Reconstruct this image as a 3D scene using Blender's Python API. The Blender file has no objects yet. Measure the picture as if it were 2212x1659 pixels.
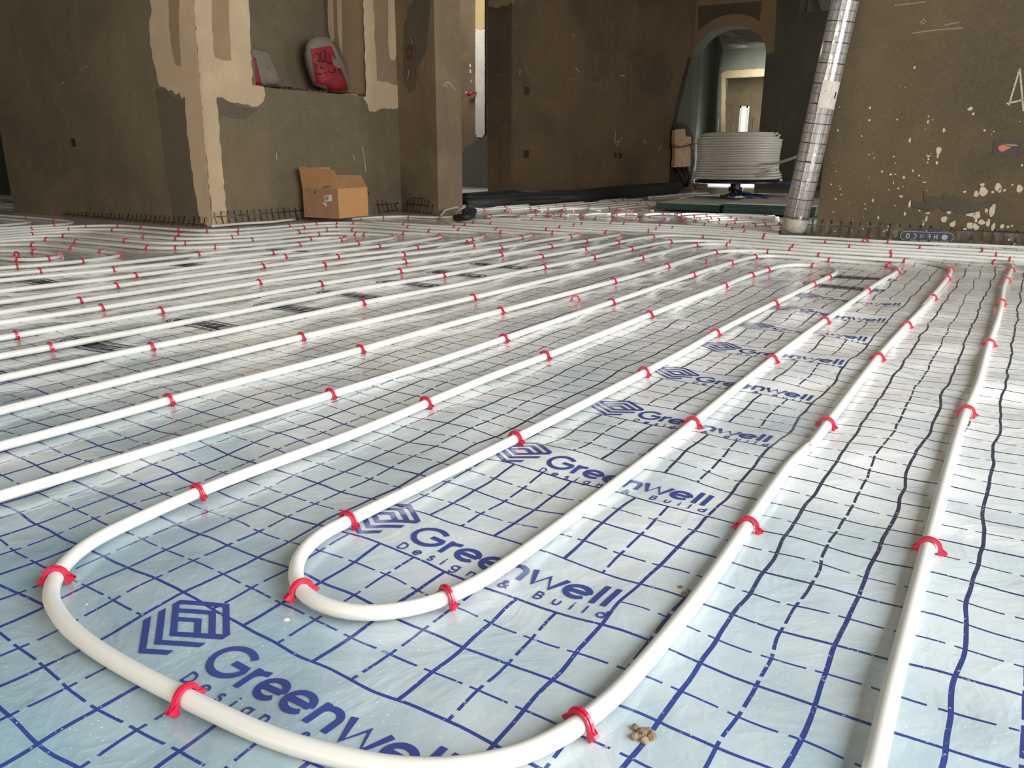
import bpy, bmesh, math, random, json
import numpy as np
from mathutils import Vector, Matrix
random.seed(7)
SC = bpy.context.scene
COL = SC.collection

# ---------------------------------------------------------------- camera
F_PX, W_PX, H_PX = 1679.3, 2212, 1659
RIGHT = Vector((0.836025, 0.548677, 0.003947))
UP = Vector((-0.158819, 0.235097, 0.958909))
FWD = Vector((-0.525204, 0.802298, -0.283687))
EYE = Vector((0, 0, 0.44866))
cd = bpy.data.cameras.new('camera'); cam = bpy.data.objects.new('camera', cd); COL.objects.link(cam)
cd.sensor_width = 36; cd.lens = F_PX/W_PX*36; cd.clip_start = 0.02; cd.clip_end = 100
m = Matrix.Identity(4)
for i in range(3):
    m[i][0] = RIGHT[i]; m[i][1] = UP[i]; m[i][2] = -FWD[i]; m[i][3] = EYE[i]
cam.matrix_world = m
SC.camera = cam

# ---------------------------------------------------------------- world, lights, exposure
SC.view_settings.view_transform = 'Standard'; SC.view_settings.look = 'None'
SC.view_settings.gamma = 1; SC.view_settings.use_curve_mapping = False
SC.view_settings.exposure = 0.33
SC.cycles.use_denoising = True
SC.cycles.max_bounces = 8; SC.cycles.diffuse_bounces = 5; SC.cycles.transparent_max_bounces = 12
SC.cycles.caustics_reflective = False; SC.cycles.caustics_refractive = False
SC.cycles.sample_clamp_indirect = 6
wd = bpy.data.worlds.new('sky'); SC.world = wd; wd.use_nodes = True
bg = wd.node_tree.nodes['Background']; bg.inputs[0].default_value = (0.95, 0.98, 0.9, 1); bg.inputs[1].default_value = 1.1

def area(name, loc, target, sx, sy, power, color=(1, 1, 1)):
    l = bpy.data.lights.new(name, 'AREA'); l.shape = 'RECTANGLE'; l.size = sx; l.size_y = sy
    l.energy = power; l.color = color
    o = bpy.data.objects.new(name, l); COL.objects.link(o); o.location = loc
    o.rotation_euler = (Vector(target)-Vector(loc)).to_track_quat('-Z', 'Y').to_euler()
    return o
# daylight through the openings of the unseen walls, then lamps added indoors
area('window_light_side', (2.25, .9, 1.32), (0.0, .9, .5), 3.6, 2.0, 212, (.95, .98, 1))
area('window_light_front', (-1.5, -3.9, 1.05), (-2.8, 2.5, .3), 5.0, 1.3, 92, (1, .85, .66))
area('window_light_passage', (2.25, 7.3, 1.2), (-2, 7.0, .2), 2.4, 2.2, 56, (1, .95, .86))
o_ = area('sun_gap_light', (2.2, 6.25, 1.3), (-1.95, 5.75, 0), .25, .25, 2.2, (1, 1, .98)); o_.data.spread = math.radians(14)
area('added_light_hall', (-6.6, 7.9, 2.9), (-6.4, 8.6, .8), 1.2, .8, 38, (1, .97, .93))  # added lamp under the hall ceiling, no window stands there
o_ = area('added_light_corridor', (-4.95, 16.4, 2.0), (-5.3, 18.0, 1.7), .8, .6, 26, (.90, 1, .93)); o_.data.spread = math.radians(80)  # added lamp hung in the corridor to brighten its end wall
o_ = area('added_light_arch', (-3.6, 12.5, 2.5), (-3.6, 12.3, 0), .8, .6, 50, (.96, 1, 1)); o_.data.spread = math.radians(50)  # added lamp that brightens the floor beyond the arch


# ---------------------------------------------------------------- measured layout of the pipes (metres on the floor), clips (x, y, heading) and the emblem outline
DATA = json.loads('''{"pipes":{"p1":{"p":[[-0.033,0.531],[-0.037,0.681],[-0.045,1.437],[-0.038,1.758],[-0.039,2.088],[-0.036,2.688],[-0.045,3.198],[-0.037,3.768],[-0.039,3.827],[-0.046,3.88],[-0.055,3.902],[-0.067,3.921],[-0.084,3.935],[-0.105,3.947],[-0.156,3.961],[-0.213,3.968],[-0.332,3.966],[-0.78,3.927],[-0.869,3.922],[-0.927,3.925],[-1.102,3.947],[-1.25,3.954],[-1.305,3.947],[-1.329,3.938],[-1.35,3.925],[-1.368,3.908],[-1.383,3.887],[-1.402,3.836],[-1.414,3.749],[-1.419,3.6],[-1.42,2.969],[-1.439,2.429],[-1.449,1.889],[-1.472,1.259],[-1.471,0.659],[-1.467,0.509]],"c":[[-0.039,0.951,1.58],[-0.042,1.548,1.55],[-0.038,2.178,1.57],[-0.038,2.838,1.59],[-0.042,3.378,1.55],[-0.038,3.709,1.56],[-0.105,3.947,2.71],[-0.511,3.951,-3.05],[-0.956,3.929,3.02],[-1.278,3.952,-2.99],[-1.402,3.836,-1.83],[-1.419,3.209,-1.56],[-1.446,1.979,-1.6],[-1.471,1.289,-1.6]]},
"spiral":{"p":[[-1.288,0.437],[-1.28,0.647],[-1.278,0.857],[-1.26,1.216],[-1.26,1.607],[-1.246,1.967],[-1.225,2.567],[-1.219,2.987],[-1.229,3.268],[-1.224,3.539],[-1.218,3.597],[-1.211,3.625],[-1.189,3.674],[-1.172,3.696],[-1.13,3.73],[-1.078,3.755],[-0.993,3.777],[-0.905,3.781],[-0.759,3.766],[-0.7,3.763],[-0.61,3.766],[-0.491,3.776],[-0.433,3.777],[-0.377,3.767],[-0.352,3.757],[-0.328,3.743],[-0.307,3.726],[-0.289,3.705],[-0.263,3.656],[-0.253,3.629],[-0.241,3.571],[-0.232,3.452],[-0.229,3.062],[-0.232,2.64],[-0.226,2.825],[-0.241,1.939],[-0.234,1.207],[-0.234,1.202],[-0.236,1.211],[-0.237,1.203],[-0.241,1.097],[-0.227,0.707],[-0.23,0.527],[-0.239,0.468],[-0.248,0.44],[-0.261,0.413],[-0.279,0.39],[-0.3,0.37],[-0.325,0.354],[-0.352,0.342],[-0.41,0.325],[-0.469,0.316],[-0.619,0.307],[-0.708,0.311],[-0.766,0.324],[-0.793,0.336],[-0.817,0.353],[-0.837,0.374],[-0.853,0.398],[-0.864,0.425],[-0.87,0.454],[-0.879,0.543],[-0.881,0.633],[-0.87,0.868],[-0.878,1.227],[-0.871,1.527],[-0.868,2.278],[-0.862,2.638],[-0.863,2.878],[-0.847,3.177],[-0.837,3.265],[-0.821,3.318],[-0.808,3.341],[-0.792,3.359],[-0.772,3.374],[-0.751,3.382],[-0.728,3.385],[-0.705,3.381],[-0.683,3.372],[-0.663,3.357],[-0.646,3.337],[-0.632,3.314],[-0.613,3.261],[-0.607,3.233],[-0.602,3.174],[-0.618,2.665],[-0.632,2.005],[-0.627,1.645],[-0.637,1.014],[-0.653,0.595],[-0.649,0.567],[-0.639,0.54],[-0.623,0.516],[-0.602,0.496],[-0.577,0.481],[-0.549,0.475],[-0.521,0.477],[-0.494,0.487],[-0.472,0.505],[-0.455,0.528],[-0.443,0.555],[-0.431,0.613],[-0.426,0.763],[-0.426,1.153],[-0.433,1.483],[-0.436,2.024],[-0.427,2.774],[-0.426,2.984],[-0.41,3.403],[-0.415,3.46],[-0.432,3.512],[-0.446,3.535],[-0.464,3.554],[-0.485,3.57],[-0.509,3.583],[-0.564,3.601],[-0.622,3.61],[-0.799,3.614],[-0.883,3.62],[-0.933,3.617],[-0.956,3.61],[-0.975,3.598],[-0.991,3.58],[-1.003,3.558],[-1.013,3.534],[-1.027,3.448],[-1.034,3.329],[-1.043,3.089],[-1.046,2.879],[-1.047,2.549],[-1.047,2.158],[-1.046,1.588],[-1.048,1.258],[-1.07,0.718],[-1.092,0.358]],"c":[[-1.28,0.797,1.56],[-1.259,1.276,1.58],[-1.251,1.847,1.53],[-1.226,2.537,1.54],[-1.219,3.017,1.59],[-1.218,3.597,1.37],[-1.022,3.772,0.22],[-0.788,3.769,-0.1],[-0.433,3.777,-0.08],[-0.241,3.571,-1.42],[-0.23,3.302,-1.56],[-0.227,2.816,-1.59],[-0.236,2.299,-1.59],[-0.241,1.879,-1.57],[-0.236,1.338,-1.56],[-0.232,0.887,-1.53],[-0.239,0.468,-1.83],[-0.529,0.311,-3.07],[-0.817,0.353,2.43],[-0.881,0.573,1.6],[-0.875,1.047,1.6],[-0.872,1.467,1.55],[-0.868,2.037,1.57],[-0.862,2.668,1.58],[-0.858,2.968,1.51],[-0.849,3.147,1.51],[-0.728,3.385,-0.02],[-0.603,3.085,-1.61],[-0.612,2.875,-1.61],[-0.623,2.425,-1.59],[-0.632,1.915,-1.56],[-0.63,1.465,-1.59],[-0.638,0.984,-1.6],[-0.653,0.625,-1.56],[-0.577,0.481,-0.36],[-0.443,0.555,1.21],[-0.427,1.213,1.59],[-0.435,1.723,1.58],[-0.433,2.234,1.56],[-0.426,2.834,1.57],[-0.41,3.373,1.56],[-0.464,3.554,2.4],[-0.711,3.614,3.13],[-1.013,3.534,-1.88],[-1.037,3.269,-1.61],[-1.047,2.849,-1.58],[-1.047,2.158,-1.57],[-1.046,1.558,-1.57],[-1.059,0.988,-1.61]]},
"rowd":{"p":[[0.037,4.112],[-0.082,4.102],[-0.322,4.101],[-0.683,4.083],[-0.892,4.066],[-0.979,4.069],[-1.216,4.089],[-1.335,4.088],[-1.392,4.078],[-1.42,4.069],[-1.47,4.043],[-1.513,4.006],[-1.545,3.959],[-1.568,3.906],[-1.581,3.849],[-1.595,3.699],[-1.602,3.368],[-1.602,3.067],[-1.628,2.585],[-1.638,2.164],[-1.671,1.743],[-1.671,1.533],[-1.691,0.749],[-1.692,0.599]],"c":[[-0.053,4.103,-3.08],[-0.533,4.09,-3.1],[-0.979,4.069,3.07],[-1.306,4.09,-3.09],[-1.568,3.906,-1.88],[-1.6,3.488,-1.59],[-1.601,3.097,-1.6],[-1.622,2.706,-1.62],[-1.671,1.713,-1.58],[-1.682,1.02,-1.6]]},
"rowc":{"p":[[0.036,4.285],[-0.112,4.263],[-0.322,4.252],[-0.922,4.208],[-1.01,4.211],[-1.186,4.247],[-1.304,4.261],[-1.394,4.262],[-1.601,4.255],[-1.654,4.245],[-1.677,4.235],[-1.697,4.221],[-1.726,4.18],[-1.744,4.127],[-1.757,4.07],[-1.77,3.981],[-1.778,3.891],[-1.78,3.771],[-1.775,3.44],[-1.804,3.05],[-1.804,2.689],[-1.819,2.299],[-1.834,2.119],[-1.865,1.85],[-1.865,1.429],[-1.871,1.008],[-1.889,0.678]],"c":[[-0.112,4.263,-3.05],[-0.742,4.221,-3.06],[-1.513,4.257,-3.11],[-1.751,4.099,-1.79],[-1.779,3.711,-1.55],[-1.78,3.35,-1.65],[-1.805,2.99,-1.58],[-1.819,2.299,-1.63],[-1.876,0.888,-1.64]]},
"rowb":{"p":[[0.035,4.42],[-0.265,4.412],[-0.533,4.39],[-1.013,4.393],[-1.163,4.401],[-1.46,4.443],[-1.609,4.443],[-1.758,4.427],[-2.141,4.355],[-2.529,4.309],[-2.798,4.286],[-2.888,4.286],[-2.977,4.291],[-3.035,4.301],[-3.167,4.335],[-3.258,4.338],[-3.296,4.356],[-3.337,4.389],[-3.416,4.477],[-3.5,4.6],[-3.555,4.706],[-3.623,4.873]],"c":[[-0.175,4.414,-3.13],[-0.444,4.395,-3.05],[-0.893,4.393,3.14],[-1.222,4.409,3.0],[-1.905,4.399,-2.94],[-2.469,4.316,-3.03],[-2.977,4.291,3.02],[-3.143,4.33,2.93],[-3.434,4.5,2.21]]},
"rowa":{"p":[[0.032,4.695],[-0.237,4.664],[-0.325,4.647],[-0.5,4.604],[-0.619,4.586],[-0.738,4.582],[-0.887,4.594],[-0.946,4.593],[-1.034,4.581],[-1.146,4.552],[-1.202,4.546],[-1.619,4.57],[-1.738,4.569],[-1.827,4.555],[-2.091,4.498],[-2.21,4.479],[-2.781,4.445],[-3.082,4.44],[-3.261,4.419]],"c":[[-0.619,4.586,-3.05],[-1.26,4.549,3.07],[-1.915,4.535,-2.92],[-2.45,4.466,-3.09]]},
"s12":{"p":[[-3.811,5.126],[-3.658,4.671],[-3.635,4.616],[-3.593,4.538],[-3.523,4.441],[-3.403,4.307],[-3.314,4.227],[-3.216,4.16],[-3.137,4.123],[-3.052,4.109],[-2.995,4.112],[-2.851,4.134],[-2.612,4.135],[-2.492,4.14],[-2.196,4.18],[-2.107,4.185],[-2.051,4.178],[-2.002,4.158],[-1.983,4.143],[-1.957,4.101],[-1.947,4.048],[-1.946,3.96],[-1.956,3.66],[-1.979,3.301],[-1.994,2.852],[-1.995,2.612],[-2.033,2.104],[-2.044,1.834],[-2.048,1.534],[-2.062,1.295],[-2.073,0.905],[-2.084,0.755]],"c":[[-3.762,4.984,-1.24],[-3.504,4.418,-0.87],[-3.052,4.109,-0.03],[-2.463,4.143,0.1],[-2.078,4.183,-0.13],[-1.957,4.101,-1.21],[-1.954,3.69,-1.61],[-1.976,3.361,-1.62],[-1.991,2.942,-1.61],[-2.019,2.283,-1.67],[-2.042,1.894,-1.61],[-2.062,1.295,-1.61],[-2.073,0.905,-1.62]]},
"s11":{"p":[[-3.88,4.009],[-3.688,3.924],[-3.602,3.902],[-3.544,3.897],[-3.094,3.92],[-2.764,3.954],[-2.403,3.959],[-2.202,3.976],[-2.16,3.966],[-2.144,3.954],[-2.134,3.936],[-2.128,3.914],[-2.127,3.862],[-2.146,3.684],[-2.151,3.594],[-2.149,3.173],[-2.172,2.903],[-2.18,2.663],[-2.203,2.393],[-2.209,2.214],[-2.241,1.946],[-2.249,1.675],[-2.246,1.224],[-2.26,1.013],[-2.28,0.834]],"c":[[-3.394,3.902,0.06],[-3.004,3.928,0.11],[-2.704,3.956,0.03],[-2.314,3.965,0.1],[-2.144,3.954,-0.86],[-2.129,3.833,-1.66],[-2.149,3.173,-1.61],[-2.192,2.513,-1.67],[-2.246,1.796,-1.6],[-2.246,1.224,-1.6]]},
"s10":{"p":[[-2.42,0.89],[-2.414,1.071],[-2.409,1.793],[-2.389,2.395],[-2.373,2.575],[-2.323,2.902],[-2.313,3.052],[-2.318,3.262],[-2.315,3.563],[-2.319,3.653],[-2.328,3.711],[-2.343,3.765],[-2.367,3.806],[-2.382,3.819],[-2.421,3.83],[-2.762,3.824],[-2.882,3.812],[-3.179,3.769],[-3.269,3.763],[-3.538,3.783],[-3.627,3.784],[-3.713,3.771],[-3.791,3.735],[-3.833,3.698],[-3.851,3.676],[-3.865,3.652],[-3.885,3.599],[-3.899,3.512],[-3.911,3.242],[-3.925,3.123],[-3.938,3.065],[-3.958,3.01],[-4.0,2.934],[-4.037,2.894],[-4.058,2.878],[-4.108,2.858],[-4.165,2.848],[-4.702,2.791],[-4.781,2.766],[-4.825,2.735],[-4.863,2.693],[-4.892,2.644],[-4.914,2.59],[-4.93,2.532],[-4.951,2.414],[-4.968,2.265],[-4.97,2.175],[-4.965,2.086]],"c":[[-2.413,1.251,1.57],[-2.392,2.245,1.55],[-2.355,2.694,1.41],[-2.316,3.172,1.6],[-2.317,3.623,1.64],[-2.354,3.788,2.11],[-2.582,3.826,3.12],[-2.882,3.812,-3.01],[-3.239,3.764,-3.1],[-3.713,3.771,-2.85],[-3.813,3.718,-2.43],[-3.885,3.599,-1.84],[-3.906,3.392,-1.61],[-3.947,3.037,-1.91],[-4.037,2.894,-2.46],[-4.224,2.842,-3.04],[-4.554,2.808,-3.04],[-4.756,2.777,-2.78],[-4.892,2.644,-2.03],[-4.959,2.355,-1.69]]},
"s9":{"p":[[-4.788,2.008],[-4.803,2.128],[-4.809,2.218],[-4.806,2.307],[-4.797,2.365],[-4.78,2.419],[-4.767,2.444],[-4.733,2.487],[-4.689,2.524],[-4.613,2.571],[-4.56,2.598],[-4.447,2.637],[-4.361,2.651],[-4.123,2.655],[-3.974,2.671],[-3.916,2.684],[-3.862,2.702],[-3.818,2.73],[-3.8,2.749],[-3.786,2.772],[-3.765,2.823],[-3.747,2.91],[-3.741,2.999],[-3.739,3.33],[-3.728,3.449],[-3.706,3.533],[-3.679,3.578],[-3.661,3.596],[-3.639,3.611],[-3.588,3.631],[-3.502,3.643],[-3.022,3.627],[-2.933,3.635],[-2.728,3.674],[-2.672,3.675],[-2.621,3.661],[-2.598,3.647],[-2.558,3.609],[-2.516,3.534],[-2.491,3.45],[-2.482,3.332],[-2.487,2.82],[-2.498,2.731],[-2.53,2.555],[-2.556,2.225],[-2.588,1.533],[-2.587,1.142],[-2.599,0.962]],"c":[[-4.751,2.466,0.91],[-4.532,2.609,0.38],[-3.974,2.671,0.18],[-3.751,2.88,1.4],[-3.738,3.36,1.5],[-3.679,3.578,0.87],[-2.963,3.631,0.11],[-2.542,3.586,-1.0],[-2.483,3.391,-1.5],[-2.485,2.94,-1.57],[-2.539,2.465,-1.65],[-2.562,2.075,-1.61],[-2.589,1.473,-1.58]]},
"s8":{"p":[[-4.626,1.938],[-4.648,2.147],[-4.646,2.295],[-4.635,2.349],[-4.625,2.374],[-4.612,2.395],[-4.573,2.429],[-4.523,2.451],[-4.467,2.462],[-4.229,2.465],[-3.842,2.507],[-3.786,2.521],[-3.735,2.545],[-3.712,2.561],[-3.674,2.602],[-3.642,2.651],[-3.616,2.703],[-3.593,2.758],[-3.567,2.844],[-3.548,2.932],[-3.541,2.991],[-3.539,3.199],[-3.53,3.286],[-3.513,3.337],[-3.499,3.359],[-3.462,3.395],[-3.439,3.409],[-3.388,3.429],[-3.304,3.442],[-3.065,3.448],[-2.828,3.47],[-2.773,3.463],[-2.749,3.453],[-2.711,3.422],[-2.697,3.4],[-2.68,3.348],[-2.671,3.261],[-2.664,2.961],[-2.673,2.842],[-2.708,2.574],[-2.744,2.155],[-2.755,1.615],[-2.789,1.257],[-2.814,1.048]],"c":[[-4.65,2.206,1.57],[-4.02,2.486,0.1],[-3.786,2.521,0.35],[-3.604,2.731,1.18],[-3.539,3.14,1.58],[-3.513,3.337,1.09],[-3.388,3.429,0.28],[-3.005,3.453,0.09],[-2.749,3.453,-0.48],[-2.697,3.4,-1.09],[-2.669,2.872,-1.67],[-2.728,2.335,-1.66],[-2.753,1.645,-1.63]]},
"s7":{"p":[[-4.52,1.892],[-4.509,2.072],[-4.493,2.158],[-4.47,2.207],[-4.454,2.228],[-4.412,2.259],[-4.359,2.277],[-4.242,2.294],[-3.731,2.324],[-3.648,2.347],[-3.6,2.376],[-3.561,2.417],[-3.514,2.492],[-3.448,2.628],[-3.415,2.711],[-3.389,2.828],[-3.361,3.095],[-3.344,3.148],[-3.331,3.172],[-3.294,3.21],[-3.271,3.225],[-3.218,3.245],[-3.018,3.287],[-2.965,3.287],[-2.941,3.281],[-2.92,3.269],[-2.903,3.252],[-2.888,3.231],[-2.87,3.18],[-2.86,3.122],[-2.853,3.032],[-2.852,2.852],[-2.878,2.612],[-2.892,2.402],[-2.915,2.192],[-2.956,1.711],[-2.987,1.533],[-3.068,1.149]],"c":[[-4.412,2.259,0.48],[-3.911,2.312,0.04],[-3.561,2.417,0.9],[-3.415,2.711,1.26],[-3.354,3.122,1.26],[-3.19,3.252,0.24],[-3.133,3.264,0.21],[-2.92,3.269,-0.63],[-2.85,2.912,-1.59],[-2.892,2.402,-1.66],[-2.96,1.681,-1.72]]},
"s6":{"p":[[-4.393,1.837],[-4.378,1.984],[-4.365,2.037],[-4.339,2.08],[-4.297,2.108],[-4.244,2.122],[-4.186,2.129],[-3.559,2.185],[-3.476,2.209],[-3.426,2.237],[-3.382,2.275],[-3.342,2.319],[-3.291,2.392],[-3.263,2.444],[-3.243,2.499],[-3.228,2.587],[-3.209,2.857],[-3.2,2.916],[-3.185,2.972],[-3.16,3.019],[-3.125,3.052],[-3.105,3.059],[-3.086,3.06],[-3.068,3.053],[-3.053,3.04],[-3.035,2.997],[-3.032,2.913],[-3.059,2.614],[-3.09,2.436],[-3.102,2.347],[-3.123,1.774],[-3.169,1.415],[-3.188,1.326],[-3.22,1.21]],"c":[[-4.297,2.108,0.42],[-4.066,2.14,0.09],[-3.53,2.191,0.24],[-3.403,2.255,0.7],[-3.291,2.392,1.03],[-3.2,2.916,1.36],[-3.086,3.06,-0.16],[-3.032,2.971,-1.47],[-3.05,2.704,-1.65],[-3.109,2.166,-1.6],[-3.156,1.504,-1.71]]},
"loopl":{"p":[[-4.279,1.787],[-4.199,1.877],[-4.154,1.915],[-4.104,1.944],[-4.048,1.962],[-3.989,1.972],[-3.899,1.978],[-3.504,1.984],[-3.445,1.982],[-3.393,1.968],[-3.353,1.939],[-3.327,1.894],[-3.313,1.839],[-3.306,1.749],[-3.312,1.659],[-3.33,1.57],[-3.361,1.486],[-3.401,1.405]],"c":[[-4.104,1.944,0.42],[-3.807,1.98,0.02],[-3.564,1.983,0.02],[-3.353,1.939,-0.85],[-3.306,1.749,-1.56],[-3.349,1.514,-1.95]]},
"loopi":{"p":[[-4.04,1.683],[-3.914,1.766],[-3.862,1.791],[-3.806,1.805],[-3.748,1.811],[-3.658,1.809],[-3.601,1.802],[-3.55,1.784],[-3.53,1.77],[-3.515,1.753],[-3.506,1.733],[-3.503,1.711],[-3.506,1.689],[-3.516,1.669],[-3.552,1.637],[-3.576,1.626],[-3.631,1.612],[-3.841,1.596]],"c":[[-3.806,1.805,0.17],[-3.574,1.795,-0.35],[-3.503,1.711,-1.59],[-3.576,1.626,-2.77]]},
"h1":{"p":[[-6.448,2.731],[-5.997,2.773],[-5.696,2.781],[-5.365,2.776],[-5.278,2.763],[-5.224,2.743],[-5.178,2.711],[-5.142,2.668],[-5.121,2.617],[-5.113,2.561],[-5.127,2.414],[-5.177,2.178]],"c":[[-5.877,2.778,0.03],[-5.515,2.781,-0.02],[-5.113,2.561,-1.52]]},
"h2":{"p":[[-6.136,2.595],[-5.89,2.613],[-5.614,2.623],[-5.524,2.617],[-5.47,2.6],[-5.427,2.569],[-5.411,2.548],[-5.388,2.497],[-5.372,2.409],[-5.357,2.256]],"c":[]},
"walls":{"p":[[-4.183,3.031],[-4.192,3.239],[-4.184,3.292],[-4.151,3.395],[-4.144,3.451],[-4.149,3.509],[-4.183,3.69]],"c":[]},
"wallr":{"p":[[-3.962,4.005],[-3.931,4.211],[-3.899,4.293],[-3.853,4.365],[-3.813,4.399],[-3.789,4.41],[-3.736,4.421],[-3.621,4.434],[-3.571,4.452],[-3.55,4.466],[-3.519,4.506],[-3.49,4.585]],"c":[[-3.912,4.266,1.17],[-3.789,4.41,0.36]]},
"ri":{"p":[[-3.184,4.531],[-2.883,4.546],[-2.463,4.594],[-2.193,4.618],[-1.838,4.684],[-1.719,4.697],[-1.448,4.698],[-1.21,4.665]],"c":[[-3.153,4.532,0.03],[-2.463,4.594,0.11],[-1.868,4.679,0.17],[-1.418,4.695,-0.09]]},
"rj":{"p":[[-3.06,4.713],[-2.944,4.747],[-2.856,4.763],[-2.584,4.761],[-2.464,4.768],[-2.223,4.798],[-1.894,4.85],[-1.804,4.857],[-1.714,4.853],[-1.563,4.836],[-1.236,4.774]],"c":[[-2.944,4.747,0.24],[-2.343,4.782,0.13],[-2.253,4.794,0.14],[-2.013,4.831,0.17],[-1.533,4.831,-0.16],[-1.236,4.774,-0.2]]},
"sh1":{"p":[[-2.985,4.665],[-3.135,4.634],[-3.222,4.634],[-3.272,4.653],[-3.293,4.669],[-3.322,4.711],[-3.334,4.764],[-3.333,4.849],[-3.323,4.899],[-3.298,4.935],[-3.279,4.946],[-3.228,4.957],[-3.077,4.953]],"c":[[-3.272,4.653,2.59],[-3.335,4.792,1.6]]},
"sh2":{"p":[[-2.817,4.816],[-2.995,4.792],[-3.051,4.797],[-3.077,4.805],[-3.12,4.833],[-3.137,4.853],[-3.149,4.876],[-3.165,4.928],[-3.175,5.043],[-3.171,5.094],[-3.152,5.133],[-3.135,5.147],[-3.113,5.157],[-3.061,5.167],[-2.882,5.159]],"c":[[-3.1,4.817,2.56],[-3.173,5.015,1.62],[-3.152,5.133,0.83],[-3.061,5.167,0.09],[-2.943,5.164,-0.07]]},
"sh3":{"p":[[-2.634,4.865],[-2.752,4.89],[-2.838,4.914],[-2.913,4.955],[-2.949,4.995],[-2.961,5.018],[-2.975,5.072],[-2.981,5.157],[-2.976,5.21],[-2.956,5.251],[-2.94,5.267],[-2.869,5.298]],"c":[[-2.752,4.89,2.91],[-2.913,4.955,2.45],[-2.979,5.1,1.67],[-2.956,5.251,0.88]]},
"sh4":{"p":[[-2.493,5.081],[-2.613,5.083],[-2.697,5.098],[-2.743,5.123],[-2.776,5.164],[-2.797,5.216],[-2.815,5.302],[-2.827,5.387],[-2.825,5.435],[-2.816,5.455],[-2.784,5.486],[-2.709,5.517]],"c":[[-2.613,5.083,3.06],[-2.722,5.109,2.63],[-2.788,5.189,1.96]]},
"sh5":{"p":[[-2.331,5.171],[-2.447,5.203],[-2.528,5.236],[-2.571,5.27],[-2.601,5.315],[-2.622,5.397],[-2.635,5.558],[-2.619,5.591],[-2.603,5.601],[-2.533,5.613]],"c":[[-2.331,5.171,2.88],[-2.551,5.252,2.47],[-2.626,5.426,1.7],[-2.619,5.591,0.75]]},
"sh6":{"p":[[-2.158,5.326],[-2.299,5.38],[-2.352,5.407],[-2.397,5.441],[-2.414,5.462],[-2.437,5.511],[-2.448,5.567],[-2.451,5.654],[-2.445,5.705],[-2.436,5.725],[-2.423,5.742],[-2.384,5.765],[-2.302,5.783]],"c":[[-2.186,5.337,2.79],[-2.326,5.393,2.66],[-2.437,5.511,1.88],[-2.384,5.765,0.36]]},
"sh7":{"p":[[-2.011,5.404],[-2.185,5.569],[-2.233,5.637],[-2.25,5.69],[-2.253,5.775],[-2.241,5.86],[-2.221,5.906],[-2.206,5.924],[-2.164,5.949],[-1.908,6.012],[-1.791,6.032],[-1.611,6.043]],"c":[[-2.143,5.527,2.37],[-2.25,5.69,1.76],[-2.253,5.775,1.52],[-2.024,5.983,0.23],[-1.671,6.04,0.05]]},
"sh8":{"p":[[-1.282,4.933],[-1.605,5.016],[-1.694,5.026],[-1.812,5.027],[-1.866,5.037],[-1.89,5.047],[-1.929,5.08],[-1.973,5.153],[-2.081,5.403],[-2.11,5.486],[-2.116,5.568],[-2.099,5.65],[-2.052,5.79],[-2.024,5.837],[-2.005,5.856],[-1.96,5.882],[-1.906,5.894],[-1.543,5.907]],"c":[[-1.517,4.995,2.89],[-1.634,5.021,3.01],[-1.783,5.026,3.1],[-1.946,5.102,2.17],[-2.01,5.236,1.98],[-2.099,5.65,1.31],[-2.052,5.79,1.12],[-1.574,5.906,0.02]]},
"sh9":{"p":[[-1.894,5.252],[-1.919,5.262],[-1.931,5.273],[-1.953,5.311],[-1.978,5.391],[-1.984,5.449],[-1.978,5.506],[-1.96,5.563],[-1.934,5.615],[-1.899,5.661],[-1.855,5.695],[-1.831,5.707],[-1.804,5.714],[-1.747,5.717],[-1.658,5.706],[-1.478,5.664]],"c":[[-1.984,5.449,1.57],[-1.948,5.59,1.11],[-1.831,5.707,0.35],[-1.688,5.711,-0.15]]},
"sh10":{"p":[[-1.863,5.248],[-1.88,5.329],[-1.879,5.356],[-1.867,5.411],[-1.829,5.488],[-1.792,5.531],[-1.77,5.549],[-1.747,5.563],[-1.693,5.58],[-1.608,5.584],[-1.524,5.563],[-1.442,5.528]],"c":[[-1.88,5.329,1.61],[-1.844,5.464,1.06],[-1.747,5.563,0.46],[-1.551,5.573,-0.27]]},
"sh11":{"p":[[-1.683,5.172],[-1.704,5.246],[-1.698,5.298],[-1.666,5.377],[-1.635,5.419],[-1.615,5.435],[-1.567,5.453],[-1.511,5.457],[-1.42,5.449]],"c":[[-1.69,5.325,1.24]]},
"sh12":{"p":[[-1.496,5.021],[-1.511,5.067],[-1.514,5.118],[-1.507,5.175],[-1.492,5.232],[-1.47,5.284],[-1.455,5.306],[-1.395,5.356]],"c":[[-1.507,5.175,1.38],[-1.47,5.284,1.04],[-1.395,5.356,0.64]]},
"sh13":{"p":[[-1.277,4.916],[-1.322,4.934],[-1.34,4.947],[-1.361,4.986],[-1.363,5.038],[-1.341,5.155]],"c":[[-1.364,5.011,1.64]]},
"f1":{"p":[[-3.866,5.241],[-3.901,5.355],[-3.904,5.476],[-3.887,5.597],[-3.836,5.837],[-3.808,6.082]],"c":[[-3.853,5.747,1.35]]},
"f2":{"p":[[-3.777,5.192],[-3.721,5.582],[-3.67,5.849],[-3.659,5.938],[-3.644,6.301],[-3.621,6.602],[-3.63,6.843],[-3.623,6.962],[-3.575,7.261],[-3.506,7.492]],"c":[[-3.761,5.312,1.43],[-3.721,5.582,1.41],[-3.645,6.271,1.52],[-3.628,6.783,1.63],[-3.581,7.231,1.38]]},
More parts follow.
